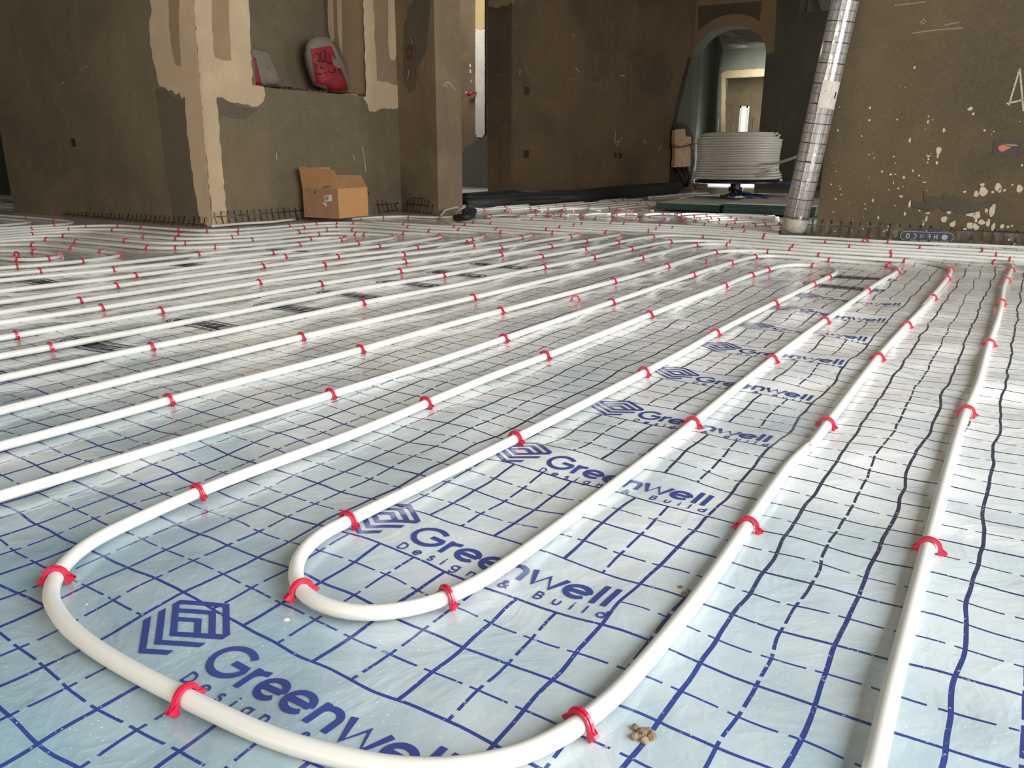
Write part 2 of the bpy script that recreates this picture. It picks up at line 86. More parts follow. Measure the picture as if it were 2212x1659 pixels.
"f3":{"p":[[-3.472,5.27],[-3.52,5.284],[-3.556,5.312],[-3.567,5.331],[-3.575,5.38],[-3.551,5.584],[-3.513,6.129],[-3.51,6.491],[-3.469,7.156],[-3.437,7.335],[-3.363,7.565]],"c":[[-3.472,5.27,2.85],[-3.52,5.284,2.68],[-3.573,5.408,1.5],[-3.545,5.675,1.5],[-3.536,5.796,1.5],[-3.509,6.189,1.54],[-3.49,6.793,1.51],[-3.474,7.096,1.5],[-3.45,7.276,1.37]]},
"f4":{"p":[[-3.284,5.446],[-3.336,5.465],[-3.378,5.494],[-3.402,5.536],[-3.408,5.588],[-3.398,5.676],[-3.334,6.003],[-3.323,6.092],[-3.327,6.182],[-3.362,6.451],[-3.359,6.572],[-3.339,6.844],[-3.323,6.931],[-3.302,6.987],[-3.261,7.065],[-3.226,7.111],[-3.185,7.145],[-3.16,7.157],[-3.048,7.179]],"c":[[-3.359,5.478,2.52],[-3.392,5.705,1.38],[-3.354,6.361,1.7],[-3.335,6.873,1.4]]},
"f5":{"p":[[-3.08,5.597],[-3.164,5.624],[-3.211,5.649],[-3.244,5.686],[-3.256,5.733],[-3.25,5.785],[-3.214,5.921],[-3.203,6.039],[-3.184,6.852],[-3.17,6.936],[-3.148,6.982],[-3.132,7.0],[-3.113,7.012],[-3.065,7.023],[-2.98,7.021]],"c":[[-3.08,5.597,2.85],[-3.211,5.649,2.48],[-3.255,5.758,1.48],[-3.201,6.069,1.52],[-3.186,6.822,1.51],[-3.132,7.0,0.7]]},
"f6":{"p":[[-2.934,5.78],[-3.017,5.791],[-3.059,5.813],[-3.085,5.851],[-3.094,5.903],[-3.091,5.96],[-3.054,6.168],[-3.044,6.257],[-3.042,6.68],[-3.032,6.767],[-3.014,6.816],[-3.0,6.835],[-2.962,6.86],[-2.915,6.87]],"c":[[-3.054,6.168,1.42],[-3.04,6.71,1.49],[-3.0,6.835,0.82]]},
"f7":{"p":[[-2.726,5.934],[-2.813,5.95],[-2.861,5.969],[-2.879,5.985],[-2.901,6.027],[-2.906,6.11],[-2.887,6.509],[-2.865,6.754]],"c":[[-2.726,5.934,2.99],[-2.839,5.958,2.73],[-2.892,6.004,2.06],[-2.881,6.601,1.5]]},
"f8":{"p":[[-2.586,6.038],[-2.643,6.051],[-2.691,6.072],[-2.71,6.087],[-2.736,6.13],[-2.751,6.213],[-2.765,6.519]],"c":[[-2.615,6.044,2.88],[-2.736,6.13,1.94]]},
"g1":{"p":[[-3.473,7.952],[-3.441,8.101],[-3.427,8.221],[-3.423,8.98],[-3.392,9.094],[-3.282,9.311]],"c":[[-3.453,8.041,1.36],[-3.429,8.83,1.57]]},
"g2":{"p":[[-2.989,8.23],[-3.062,7.909],[-3.083,7.859],[-3.098,7.864],[-3.12,7.924],[-3.133,8.041],[-3.122,8.436],[-3.104,8.618],[-3.047,8.947],[-3.005,9.06],[-2.933,9.193]],"c":[[-3.091,7.857,2.84],[-3.123,8.406,1.52]]},
"g3":{"p":[[-3.072,9.92],[-2.72,9.39],[-2.612,9.244],[-2.398,8.99],[-2.331,8.933],[-2.255,8.891]],"c":[[-2.281,8.904,-0.5]]},
"g4":{"p":[[-2.979,9.62],[-2.898,9.464],[-2.856,9.424],[-2.827,9.435],[-2.744,9.53],[-2.698,9.557],[-2.615,9.575],[-2.433,9.582]],"c":[]},
"ins1":{"p":[[-4.23,9.674],[-4.216,10.155],[-4.257,10.724]],"c":[]},
"ins2":{"p":[[-4.547,6.243],[-4.524,6.518],[-4.465,6.85],[-4.411,7.244],[-4.404,7.365],[-4.413,7.487]],"c":[]},
"ins3":{"p":[[-4.227,8.815],[-4.308,9.198],[-4.32,9.316],[-4.276,9.733],[-4.273,9.972],[-4.257,10.724]],"c":[]}},
"loose":[[-1.134,3.243],[-2.41,3.254],[-1.162,2.138],[-3.781,1.714],[-0.727,4.569]],"mark":[[[-0.6785,0.0866],[-0.6793,0.0953],[-0.6326,0.0602],[-0.6324,0.0521]],[[-0.6793,0.0953],[-0.6326,0.1207],[-0.6325,0.1127],[-0.673,0.0907]],[[-0.6326,0.1207],[-0.5864,0.0859],[-0.592,0.0823],[-0.6325,0.1127]],[[-0.6324,0.0521],[-0.6326,0.0602],[-0.5864,0.0859],[-0.5861,0.0772]],[[-0.6661,0.0857],[-0.6321,0.1042],[-0.6324,0.0962],[-0.6602,0.0811]],[[-0.6321,0.1042],[-0.5986,0.0787],[-0.6047,0.0754],[-0.6324,0.0962]],[[-0.6533,0.0761],[-0.6323,0.0875],[-0.6328,0.0799],[-0.6478,0.0718]],[[-0.6323,0.0875],[-0.6115,0.0717],[-0.6176,0.0684],[-0.6328,0.0799]],[[-0.6787,0.0707],[-0.6787,0.0789],[-0.6325,0.044],[-0.6325,0.036]],[[-0.6325,0.036],[-0.6325,0.044],[-0.5941,0.0648],[-0.5937,0.0571]],[[-0.6791,0.0544],[-0.6787,0.0623],[-0.6324,0.0276],[-0.6325,0.0199]],[[-0.6325,0.0199],[-0.6324,0.0276],[-0.6087,0.0405],[-0.6082,0.0331]]]}''')
# ---------------------------------------------------------------- helpers
def ray(x, y):
    return ((x-W_PX/2)/F_PX)*RIGHT - ((y-H_PX/2)/F_PX)*UP + FWD
def atz(x, y, z=0.0):
    d = ray(x, y); return EYE + d*((z-EYE.z)/d.z)
def atp(x, y, A, B):
    """point of the upright plane through A and B (xy) seen at a pixel"""
    d = ray(x, y); n = Vector((-(B[1]-A[1]), B[0]-A[0], 0))
    return EYE + d*((n.dot(Vector((A[0], A[1], 0))-Vector((0, 0, 0))))/n.dot(d))
def atY(x, y, Y): return atp(x, y, (0, Y), (1, Y))
def atX(x, y, X): return atp(x, y, (X, 0), (X, 1))

def link(name, me, mat=None, parent=None, smooth=False):
    o = bpy.data.objects.new(name, me); COL.objects.link(o)
    if mat is not None:
        for mm in (mat if isinstance(mat, (list, tuple)) else [mat]): me.materials.append(mm)
    if parent is not None: o.parent = parent
    if smooth:
        for p in me.polygons: p.use_smooth = True
    return o
def tag(o, label=None, cat=None, group=None, kind=None):
    if label: o['label'] = label
    if cat: o['category'] = cat
    if group: o['group'] = group
    if kind: o['kind'] = kind
    return o
def empty(name, loc, label=None, cat=None, group=None):
    o = bpy.data.objects.new(name, None); COL.objects.link(o); o.location = loc; o.empty_display_size = .05
    bpy.context.view_layer.update()
    return tag(o, label, cat, group)
class MB:
    def __init__(s): s.v = []; s.f = []; s.mi = []; s.uv = {}; s.cur = 0
    def add(s, vs, fs):
        b = len(s.v); s.v += [tuple(v) for v in vs]; s.f += [tuple(b+i for i in f) for f in fs]; s.mi += [s.cur]*len(fs)
    def box(s, a, b):
        x0, y0, z0 = a; x1, y1, z1 = b
        s.prism([(x0, y0), (x1, y0), (x1, y1), (x0, y1)], z0, z1)
    def prism(s, poly, z0, z1):
        ar = sum(poly[i][0]*poly[(i+1) % len(poly)][1]-poly[(i+1) % len(poly)][0]*poly[i][1] for i in range(len(poly)))
        if ar < 0: poly = poly[::-1]
        n = len(poly)
        vs = [(p[0], p[1], z0) for p in poly]+[(p[0], p[1], z1) for p in poly]
        s.add(vs, [tuple(range(n-1, -1, -1)), tuple(range(n, 2*n))]+[(i, (i+1) % n, n+(i+1) % n, n+i) for i in range(n)])
    def tube(s, pts, r, seg=10, closed=False, cap=True, flat=None):
        pts = [Vector(p) for p in pts]; n = len(pts); rings = []
        for i, p in enumerate(pts):
            a = pts[(i-1) % n] if (closed or i > 0) else p; b = pts[(i+1) % n] if (closed or i < n-1) else p
            t = (b-a).normalized()
            u = Vector((0, 0, 1)) if abs(t.z) < .9 else Vector((1, 0, 0))
            x = t.cross(u).normalized(); y = x.cross(t)
            rr = r[i] if isinstance(r, (list, tuple)) else r
            rings.append([p+(x*math.cos(2*math.pi*k/seg)+y*math.sin(2*math.pi*k/seg))*rr for k in range(seg)])
        b0 = len(s.v)
        for R in rings: s.v += [tuple(v) for v in R]
        m_ = n if closed else n-1
        for i in range(m_):
            for k in range(seg):
                a = b0+i*seg; b = b0+((i+1) % n)*seg
                s.f.append((a+k, a+(k+1) % seg, b+(k+1) % seg, b+k)); s.mi.append(s.cur)
        if cap and not closed:
            s.f.append(tuple(b0+k for k in range(seg-1, -1, -1))); s.mi.append(s.cur)
            s.f.append(tuple(b0+(n-1)*seg+k for k in range(seg))); s.mi.append(s.cur)
    def cyl(s, a, b, r, seg=24, r2=None): s.tube([a, b], [r, r if r2 is None else r2], seg)
    def mesh(s, name):
        me = bpy.data.meshes.new(name); me.from_pydata(s.v, [], s.f); me.update()
        for p, i in zip(me.polygons, s.mi): p.material_index = i
        return me
    def build(s, name, mat, parent=None, smooth=False):
        return link(name, s.mesh(name), mat, parent, smooth)
def bevel(o, w=.004, seg=2):
    b = o.modifiers.new('bevel', 'BEVEL'); b.width = w; b.segments = seg; b.limit_method = 'ANGLE'
    return o
def catmull(P, step):
    P = [Vector(p) for p in P]; out = []
    for i in range(len(P)-1):
        p0 = P[i-1] if i else P[0]*2-P[1]; p1, p2 = P[i], P[i+1]; p3 = P[i+2] if i+2 < len(P) else P[-1]*2-P[-2]
        d = (p2-p1).length; n = max(1, int(math.ceil(d/step)))
        # centripetal-ish tangents scaled to the chord
        t1 = (p2-p0)/max((p2-p0).length, 1e-6)*d; t2 = (p3-p1)/max((p3-p1).length, 1e-6)*d
        for k in range(n):
            t = k/n; h = (2*t**3-3*t**2+1, t**3-2*t**2+t, -2*t**3+3*t**2, t**3-t**2)
            out.append(p1*h[0]+t1*h[1]+p2*h[2]+t2*h[3])
    out.append(P[-1]); return out

# ---------------------------------------------------------------- materials
class NT:
    def __init__(s, name):
        s.m = bpy.data.materials.new(name); s.m.use_nodes = True; s.t = s.m.node_tree; s.b = s.t.nodes['Principled BSDF']; s.out = s.t.nodes['Material Output']
    def n(s, ty, **kw):
        x = s.t.nodes.new(ty)
        for k, v in kw.items():
            if k.startswith('i_'):
                key = k[2:]; key = int(key) if key.isdigit() else key.replace('_', ' ')
                x.inputs[key].default_value = v
            else: setattr(x, k, v)
        return x
    def l(s, a, b): s.t.links.new(a, b)
    def obj(s): return s.n('ShaderNodeTexCoord').outputs['Object']
    def math(s, op, a, b=None, c=None):
        x = s.n('ShaderNodeMath', operation=op)
        for i, v in enumerate((a, b, c)):
            if v is None: continue
            if isinstance(v, (int, float)): x.inputs[i].default_value = v
            else: s.l(v, x.inputs[i])
        return x.outputs[0]
    def noise(s, vec, scale, detail=3, rough=.55, dist=0):
        x = s.n('ShaderNodeTexNoise'); x.inputs['Scale'].default_value = scale; x.inputs['Detail'].default_value = detail
        x.inputs['Roughness'].default_value = rough; x.inputs['Distortion'].default_value = dist
        s.l(vec, x.inputs['Vector']); return x
    def ramp(s, fac, stops):
        x = s.n('ShaderNodeValToRGB'); e = x.color_ramp.elements
        while len(e) < len(stops): e.new(.5)
        for i, (p, c) in enumerate(stops): e[i].position = p; e[i].color = (*c, 1) if len(c) == 3 else c
        s.l(fac, x.inputs[0]); return x.outputs[0]
    def mix(s, fac, a, b, mode='MIX'):
        x = s.n('ShaderNodeMix', data_type='RGBA', blend_type=mode)
        if isinstance(fac, (int, float)): x.inputs[0].default_value = fac
        else: s.l(fac, x.inputs[0])
        for i, v in ((6, a), (7, b)):
            if isinstance(v, tuple): x.inputs[i].default_value = (*v, 1)
            else: s.l(v, x.inputs[i])
        return x.outputs[2]
    def bump(s, h, strength, dist, to='Normal', normal=None):
        x = s.n('ShaderNodeBump'); x.inputs['Strength'].default_value = strength; x.inputs['Distance'].default_value = dist
        s.l(h, x.inputs['Height'])
        if to: s.l(x.outputs[0], s.b.inputs[to])
        return x.outputs[0]
    def set(s, **kw):
        for k, v in kw.items():
            k = k.replace('_', ' ')
            i = s.b.inputs[k]
            i.default_value = (*v, 1) if isinstance(v, tuple) and len(v) == 3 and i.type == 'RGBA' else v
        return s
def plain(name, col, rough=.5, var=.12, scale=30, metal=0, bump=0, **kw):
    t = NT(name); v = t.obj(); nz = t.noise(v, scale, 4)
    c = t.ramp(nz.outputs[0], [(.3, tuple(x*(1-var) for x in col)), (.7, tuple(min(1, x*(1+var)) for x in col))])
    t.l(c, t.b.inputs['Base Color']); t.set(Roughness=rough, Metallic=metal, **kw)
    if bump: t.bump(nz.outputs[0], bump, .002)
    return t.m
def plaster(name, base, dark, seed=0.0, specks=False, grain=.18):
    t = NT(name); v0 = t.obj()
    mp = t.n('ShaderNodeMapping'); mp.inputs['Location'].default_value = (seed, seed*1.7, seed*.3); t.l(v0, mp.inputs[0]); v = mp.outputs[0]
    big = t.noise(v, 1.1, 4, .55, .4).outputs[0]; mid = t.noise(v, 5, 5, .6).outputs[0]; fine = t.noise(v, 90, 3, .6).outputs[0]
    c = t.ramp(big, [(.34, dark), (.50, tuple(.5*(a+b) for a, b in zip(base, dark))), (.66, base)])
    c = t.mix(t.math('MULTIPLY', t.ramp(mid, [(.5, (0, 0, 0)), (.72, (1, 1, 1))]), .35), c, tuple(min(1, x*1.35) for x in base))
    ms = t.n('ShaderNodeMapping'); ms.inputs['Scale'].default_value = (7, 7, .8); t.l(v, ms.inputs[0])
    st = t.noise(ms.outputs[0], 1.3, 3, .6, .6).outputs[0]
    c = t.mix(t.math('MULTIPLY', t.ramp(st, [(.55, (0, 0, 0)), (.75, (1, 1, 1))]), .45), c, dark)
    c = t.mix(grain, c, t.ramp(fine, [(.35, tuple(x*.5 for x in base)), (.65, tuple(min(1, x*1.6) for x in base))]))
    if specks:
        vo = t.n('ShaderNodeTexVoronoi', feature='F1'); vo.inputs['Scale'].default_value = 42; vo.inputs['Randomness'].default_value = 1
        w = t.noise(v, 60, 2).outputs['Color']; ad = t.n('ShaderNodeVectorMath', operation='MULTIPLY_ADD'); t.l(w, ad.inputs[0]); ad.inputs[1].default_value = (.014, .014, .02); t.l(v0, ad.inputs[2]); t.l(ad.outputs[0], vo.inputs['Vector'])
        sx = t.n('ShaderNodeSeparateXYZ'); t.l(v0, sx.inputs[0]); sc_ = t.n('ShaderNodeSeparateColor'); t.l(vo.outputs['Color'], sc_.inputs[0])
        dens = t.ramp(sx.outputs[2], [(.02, (.62, .62, .62)), (.25, (.42, .42, .42)), (.62, (.12, .12, .12)), (.85, (0, 0, 0))])
        # only in the splashed part of the wall
        xr = t.ramp(t.math('MULTIPLY_ADD', sx.outputs[0], 1, 1.2), [(.08, (0, 0, 0)), (.3, (1, 1, 1)), (.85, (1, 1, 1)), (1, (.3, .3, .3))])
        size = t.math('MULTIPLY', sc_.outputs[0], .20)
        on = t.math('MULTIPLY', t.math('LESS_THAN', vo.outputs['Distance'], t.math('ADD', size, .04)), t.math('LESS_THAN', sc_.outputs[1], t.math('MULTIPLY', dens, xr)))
        c = t.mix(on, c, (.62, .54, .43))
    t.l(c, t.b.inputs['Base Color']); t.set(Roughness=.92)
    t.bump(t.mix(.3, mid, fine), .35, .004)
    return t.m
GY = .0967   # row spacing of the printed grid across the sheet, columns every .1
def foil(name, film=False):
    """wrinkled clear film over pale blue insulation with a printed 10 cm / 5 cm grid"""
    t = NT(name); v = t.obj(); sx = t.n('ShaderNodeSeparateXYZ'); t.l(v, sx.inputs[0])
    wob = t.noise(v, 5.5, 2, .5).outputs['Color']; ws = t.n('ShaderNodeSeparateColor'); t.l(wob, ws.inputs[0])
    x = t.math('MULTIPLY_ADD', t.math('SUBTRACT', ws.outputs[0], .5), .026, sx.outputs[0])
    y = t.math('MULTIPLY_ADD', t.math('SUBTRACT', ws.outputs[1], .5), .030, sx.outputs[1])
    def lines(c, off, per, halfw):
        f = t.math('ABSOLUTE', t.math('SUBTRACT', t.math('FRACT', t.math('ADD', t.math('DIVIDE', t.math('SUBTRACT', c, off), per), .5)), .5))
        return t.math('LESS_THAN', f, halfw/per)
    brk = t.noise(v, 160, 2, .6).outputs[0]
    sA = lines(x, -.0906, .1, .0023); dA = lines(x, -.0406, .1, .0018)
    sB = lines(y, .6129, GY, .0018); dB = lines(y, .6129+GY/2, GY, .0014)
    dashA = t.math('LESS_THAN', t.math('FRACT', t.math('DIVIDE', y, .0483)), .86)
    dashB = t.math('LESS_THAN', t.math('FRACT', t.math('DIVIDE', x, .05)), .84)
    a = t.math('MAXIMUM', t.math('MAXIMUM', sA, t.math('MULTIPLY', dA, dashA)), t.math('MULTIPLY', dB, dashB))
    # the printed logo bands carry no inner grid
    k = t.math('FRACT', t.math('DIVIDE', t.math('SUBTRACT', y, .6129+2*GY*0), 3*GY))
    inb = t.math('MULTIPLY', t.math('LESS_THAN', k, 1/3), t.math('MULTIPLY', t.math('GREATER_THAN', x, -.6906+.002), t.math('LESS_THAN', x, -.2906-.002)))
    inb = t.math('MULTIPLY', inb, t.math('MULTIPLY', t.math('GREATER_THAN', y, .2), t.math('LESS_THAN', y, 2.75)))
    a = t.math('MULTIPLY', a, t.math('SUBTRACT', 1, inb))
    ln = t.math('MAXIMUM', a, sB)
    ln = t.math('MULTIPLY', ln, t.ramp(brk, [(.28, (.25, .25, .25)), (.36, (1, 1, 1))]))
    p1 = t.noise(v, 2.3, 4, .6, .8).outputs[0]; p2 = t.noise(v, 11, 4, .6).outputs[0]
    grad = t.math('MULTIPLY_ADD', sx.outputs[1], -.50, .95)  # whitens with distance, painting in the film's sheen at flat view angles
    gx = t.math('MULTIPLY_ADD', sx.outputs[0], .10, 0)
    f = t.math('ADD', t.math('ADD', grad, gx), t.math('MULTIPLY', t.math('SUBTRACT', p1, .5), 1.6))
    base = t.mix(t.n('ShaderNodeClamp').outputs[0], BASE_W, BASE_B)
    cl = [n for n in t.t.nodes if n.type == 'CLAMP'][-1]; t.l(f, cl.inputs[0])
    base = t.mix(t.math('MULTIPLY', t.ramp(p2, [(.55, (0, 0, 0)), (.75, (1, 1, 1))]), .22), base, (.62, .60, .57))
    # grime and little cement crumbs
    g = t.noise(v, 4.1, 5, .65, .5).outputs[0]
    base = t.mix(t.math('MULTIPLY', t.ramp(g, [(.62, (0, 0, 0)), (.8, (1, 1, 1))]), .35), base, (.36, .33, .28))
    vo = t.n('ShaderNodeTexVoronoi'); vo.inputs['Scale'].default_value = 170; t.l(v, vo.inputs['Vector'])
    cr = t.math('MULTIPLY', t.math('LESS_THAN', vo.outputs['Distance'], .13), t.math('GREATER_THAN', t.noise(v, 30, 2).outputs[0], .52))
    inkc = t.mix(t.ramp(t.math('MULTIPLY_ADD', t.math('SUBTRACT', p1, .5), 1.2, sx.outputs[1]), [(.55, (0, 0, 0)), (.98, (1, 1, 1))]), (.022, .045, .22), (.028, .03, .06))  # ink blackens with distance, standing in for reflection off the film
    col = t.mix(ln, base, inkc)
    col = t.mix(t.math('MULTIPLY', cr, .6), col, (.75, .76, .72))
    t.l(col, t.b.inputs['Base Color'])
    t.set(Roughness=.42, Coat_Weight=1.0, Coat_Roughness=.13, Coat_IOR=1.5)
    t.b.inputs['Specular IOR Level'].default_value = .35
    w1 = t.noise(v, 8, 4, .55, 1.2).outputs[0]; w2 = t.noise(v, 45, 3, .5, .8).outputs[0]
    rg = t.math('ABSOLUTE', t.math('SUBTRACT', w1, .5))
    hh = t.math('ADD', t.math('MULTIPLY', rg, -2.2), t.math('MULTIPLY', w2, .45))
    bn = t.bump(hh, .26, .006, to=None)
    t.l(bn, t.b.inputs['Coat Normal']); t.l(bn, t.b.inputs['Normal'])
    return t.m
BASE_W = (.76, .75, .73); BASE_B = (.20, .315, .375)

M = {}
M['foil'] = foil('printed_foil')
M['ink'] = plain('navy_ink', (.030, .048, .22), .4, .05, Coat_Weight=1.0, Coat_Roughness=.15)
M['ink_black'] = plain('blackish_ink', (.018, .02, .035), .5, .1)
M['ink_grey'] = plain('faded_print', (.30, .31, .33), .45, .08, Coat_Weight=.8, Coat_Roughness=.15)
M['concrete'] = plaster('grey_brown_plaster', (.165, .128, .076), (.095, .074, .045), 0)
M['concrete_r'] = plaster('splashed_plaster', (.112, .080, .042), (.066, .048, .025), 3.3, True)
M['concrete_m'] = plaster('scratched_plaster', (.155, .102, .055), (.072, .054, .031), 7.1)
M['pillar'] = plaster('warm_pillar_plaster', (.23, .165, .10), (.12, .09, .055), 21)
M['concrete_w'] = plaster('unlit_wall_plaster', (.10, .098, .075), (.06, .062, .05), 11)
M['damp'] = plaster('damp_plaster', (.115, .092, .058), (.080, .066, .043), 5)
M['cream'] = plaster('cream_skim_coat', (.54, .405, .265), (.46, .34, .215), 2, grain=.05)
M['sand'] = plaster('sand_coloured_base_coat', (.29, .205, .12), (.24, .17, .10), 4, grain=.07)
M['white_skim'] = plaster('white_skim_coat', (.72, .68, .6), (.6, .56, .5), 6, grain=.04)
M['ochre'] = plaster('ochre_skim_coat', (.6, .44, .22), (.5, .36, .18), 6)
M['ceiling'] = plain('white_ceiling_paint', (.34, .31, .26), .9, .06, 3)
M['red'] = plain('red_plastic', (.52, .008, .040), .28, .06, 60, Coat_Weight=.4, Coat_Roughness=.2)
M['chalk'] = plain('chalk', (.42, .36, .28), .95, .3, 120)
M['chalk_faint'] = plain('faint_chalk', (.21, .165, .115), .95, .3, 120)
M['splat'] = plain('dried_plaster_splash', (.47, .39, .29), .95, .12, 60)
M['card'] = plain('cardboard', (.52, .27, .105), .85, .08, 14)
M['card_in'] = plain('cardboard_inside', (.42, .215, .095), .88, .08, 14)
M['card_shade'] = plain('shaded_carton_side', (.30, .165, .085), .85, .1, 14)
M['label'] = plain('paper_label', (.62, .55, .48), .7, .05)
M['green'] = plain('green_foam_board', (.028, .075, .062), .8, .2, 40, bump=.3)
M['green_top'] = plain('pale_foam_board_face', (.42, .42, .36), .8, .1, 12)
M['black_foam'] = plain('black_foam_tube', (.012, .013, .014), .62, .25, 20, bump=.4)
M['dark_steel'] = plain('dark_steel', (.03, .032, .035), .45, .2, 20, .6)
M['steel'] = plain('galvanised_steel', (.45, .43, .38), .35, .15, 20, .8)
M['blue'] = plain('blue_painted_steel', (.018, .06, .28), .4, .15, 20)
M['orange'] = plain('orange_conduit', (.40, .095, .015), .45, .1)
M['box_dark'] = plain('dark_socket_box', (.035, .018, .012), .6, .3)
M['maroon'] = plain('maroon_wire', (.12, .03, .03), .5, .2)
M['wire'] = plain('pale_wire', (.30, .25, .20), .5, .2)
M['sack_white'] = plain('white_woven_sack', (.19, .165, .13), .7, .14, 9, bump=.5)
M['sack_red'] = plain('red_sack_print', (.24, .012, .018), .6, .15, 9, bump=.5)
M['sack_ink'] = plain('dark_sack_print', (.04, .012, .012), .6, .1)
M['wood'] = plain('pale_foam_offcut', (.52, .36, .22), .85, .14, 18, bump=.4)
M['conduit'] = plain('grey_conduit', (.20, .19, .17), .6, .15)
M['rubble'] = plain('crumbled_mortar', (.20, .15, .09), .95, .3, 40, bump=1)

def pipe_material():
    t = NT('white_pipe'); uv = t.n('ShaderNodeUVMap'); uv.uv_map = 'along'
    sx = t.n('ShaderNodeSeparateXYZ'); t.l(uv.outputs[0], sx.inputs[0]); u, w = sx.outputs[0], sx.outputs[1]
    def band(lo, hi): return t.math('MULTIPLY', t.math('GREATER_THAN', w, lo), t.math('LESS_THAN', w, hi))
    cx_ = t.n('ShaderNodeCombineXYZ'); t.l(u, cx_.inputs[0]); fine = t.noise(cx_.outputs[0], 230, 2, .7).outputs[0]; mid = t.noise(cx_.outputs[0], 22, 2).outputs[0]; big = t.noise(cx_.outputs[0], 1.4, 2).outputs[0]
    on = t.math('MULTIPLY', t.math('GREATER_THAN', fine, .47), t.math('MULTIPLY', t.math('GREATER_THAN', mid, .47), t.math('GREATER_THAN', big, .47)))
    on = t.math('MULTIPLY', on, band(.985, 1.06))
    so = t.n('ShaderNodeSeparateXYZ'); t.l(t.obj(), so.inputs[0])
    far = t.math('MAXIMUM', t.math('GREATER_THAN', so.outputs[1], 1.2), t.math('LESS_THAN', so.outputs[0], -1.15))
    on2 = t.math('MULTIPLY', t.math('MULTIPLY', on, far), .42)
    nz = t.noise(t.obj(), 3, 3).outputs[0]
    c = t.ramp(nz, [(.3, (.56, .55, .515)), (.7, (.61, .60, .57))])
    t.l(t.mix(on2, c, (.12, .12, .12)), t.b.inputs['Base Color'])
    t.set(Roughness=.36); t.b.inputs['Specular IOR Level'].default_value = .45
    return t.m
M['pipe'] = pipe_material()

def edge_film():
    t = NT('clear_edge_film'); uv = t.n('ShaderNodeUVMap'); uv.uv_map = 'grid'
    sx = t.n('ShaderNodeSeparateXYZ'); t.l(uv.outputs[0], sx.inputs[0])
    nz = t.noise(t.obj(), 22, 3).outputs[0]
    def line(c, off, per, hw):
        f = t.math('ABSOLUTE', t.math('SUBTRACT', t.math('FRACT', t.math('ADD', t.math('DIVIDE', t.math('SUBTRACT', c, off), per), .5)), .5))
        return t.math('LESS_THAN', f, hw/per)
    u = t.math('MULTIPLY_ADD', t.math('SUBTRACT', nz, .5), .008, sx.outputs[0]); w = t.math('MULTIPLY_ADD', t.math('SUBTRACT', nz, .5), .006, sx.outputs[1])
    ln = t.math('MAXIMUM', t.math('MAXIMUM', line(u, 0, .1, .0036), line(u, .05, .1, .0020)), t.math('MAXIMUM', line(w, .066, .1, .0028), line(w, .016, .1, .0014)))
    tr = t.n('ShaderNodeBsdfTransparent'); tr.inputs[0].default_value = (.97, .96, .94, 1)
    ms = t.n('ShaderNodeMixShader')
    hz = t.math('MULTIPLY', t.ramp(nz, [(.5, (.02, .02, .02)), (.75, (.16, .16, .16))]), 1)
    t.l(t.math('MAXIMUM', ln, hz), ms.inputs[0]); t.l(tr.outputs[0], ms.inputs[1]); t.l(t.b.outputs[0], ms.inputs[2]); t.l(ms.outputs[0], t.out.inputs[0])
    t.l(t.mix(ln, (.42, .38, .32), (.015, .012, .012)), t.b.inputs['Base Color']); t.set(Roughness=.3)
    return t.m
M['edge_film'] = edge_film()
def roll_grid():
    t = NT('rolled_printed_film'); uv = t.n('ShaderNodeUVMap'); uv.uv_map = 'grid'
    sx = t.n('ShaderNodeSeparateXYZ'); t.l(uv.outputs[0], sx.inputs[0]); u, w = sx.outputs[0], sx.outputs[1]
    def line(c, off, per, hw):
        f = t.math('ABSOLUTE', t.math('SUBTRACT', t.math('FRACT', t.math('ADD', t.math('DIVIDE', t.math('SUBTRACT', c, off), per), .5)), .5))
        return t.math('LESS_THAN', f, hw/per)
    cb = t.n('ShaderNodeCombineXYZ'); t.l(t.math('MULTIPLY', u, 6), cb.inputs[0]); t.l(w, cb.inputs[1])
    nz = t.noise(cb.outputs[0], 30, 3).outputs[0]; streak = t.n('ShaderNodeMapping'); streak.inputs['Scale'].default_value = (60, 1.5, 1); t.l(uv.outputs[0], streak.inputs[0])
    sk = t.noise(streak.outputs[0], 1, 3).outputs[0]
    ln = t.math('MAXIMUM', line(w, 0, .1, .0028), t.math('MULTIPLY', line(w, .05, .1, .0020), .75))
    ax = t.math('MAXIMUM', line(u, .01, .0935, .0020), t.math('MULTIPLY', line(t.math('MULTIPLY_ADD', sk, .004, u), .004, .0234, .0017), .6))
    c = t.mix(sk, (.30, .27, .25), (.55, .50, .46))
    c = t.mix(t.math('MAXIMUM', ln, ax), c, (.03, .03, .045))
    t.l(c, t.b.inputs['Base Color']); t.set(Roughness=.35, Coat_Weight=1.0, Coat_Roughness=.12)
    bn = t.bump(sk, .5, .003, to='Coat Normal')
    return t.m
M['roll'] = roll_grid()
M['frost'] = plain('frosted_film', (.46, .40, .33), .4, .1, 12, Coat_Weight=.7)
def clear_film():
    t = NT('clear_wrap'); tr = t.n('ShaderNodeBsdfTransparent'); ms = t.n('ShaderNodeMixShader'); gl = t.n('ShaderNodeBsdfGlossy'); gl.inputs['Roughness'].default_value = .12
    nz = t.noise(t.obj(), 30, 3, .6, 1).outputs[0]
    t.l(t.ramp(nz, [(.5, (.06, .06, .06)), (.72, (.35, .35, .35))]), ms.inputs[0]); t.l(tr.outputs[0], ms.inputs[1]); t.l(gl.outputs[0], ms.inputs[2]); t.l(ms.outputs[0], t.out.inputs[0])
    return t.m
M['clear'] = clear_film()

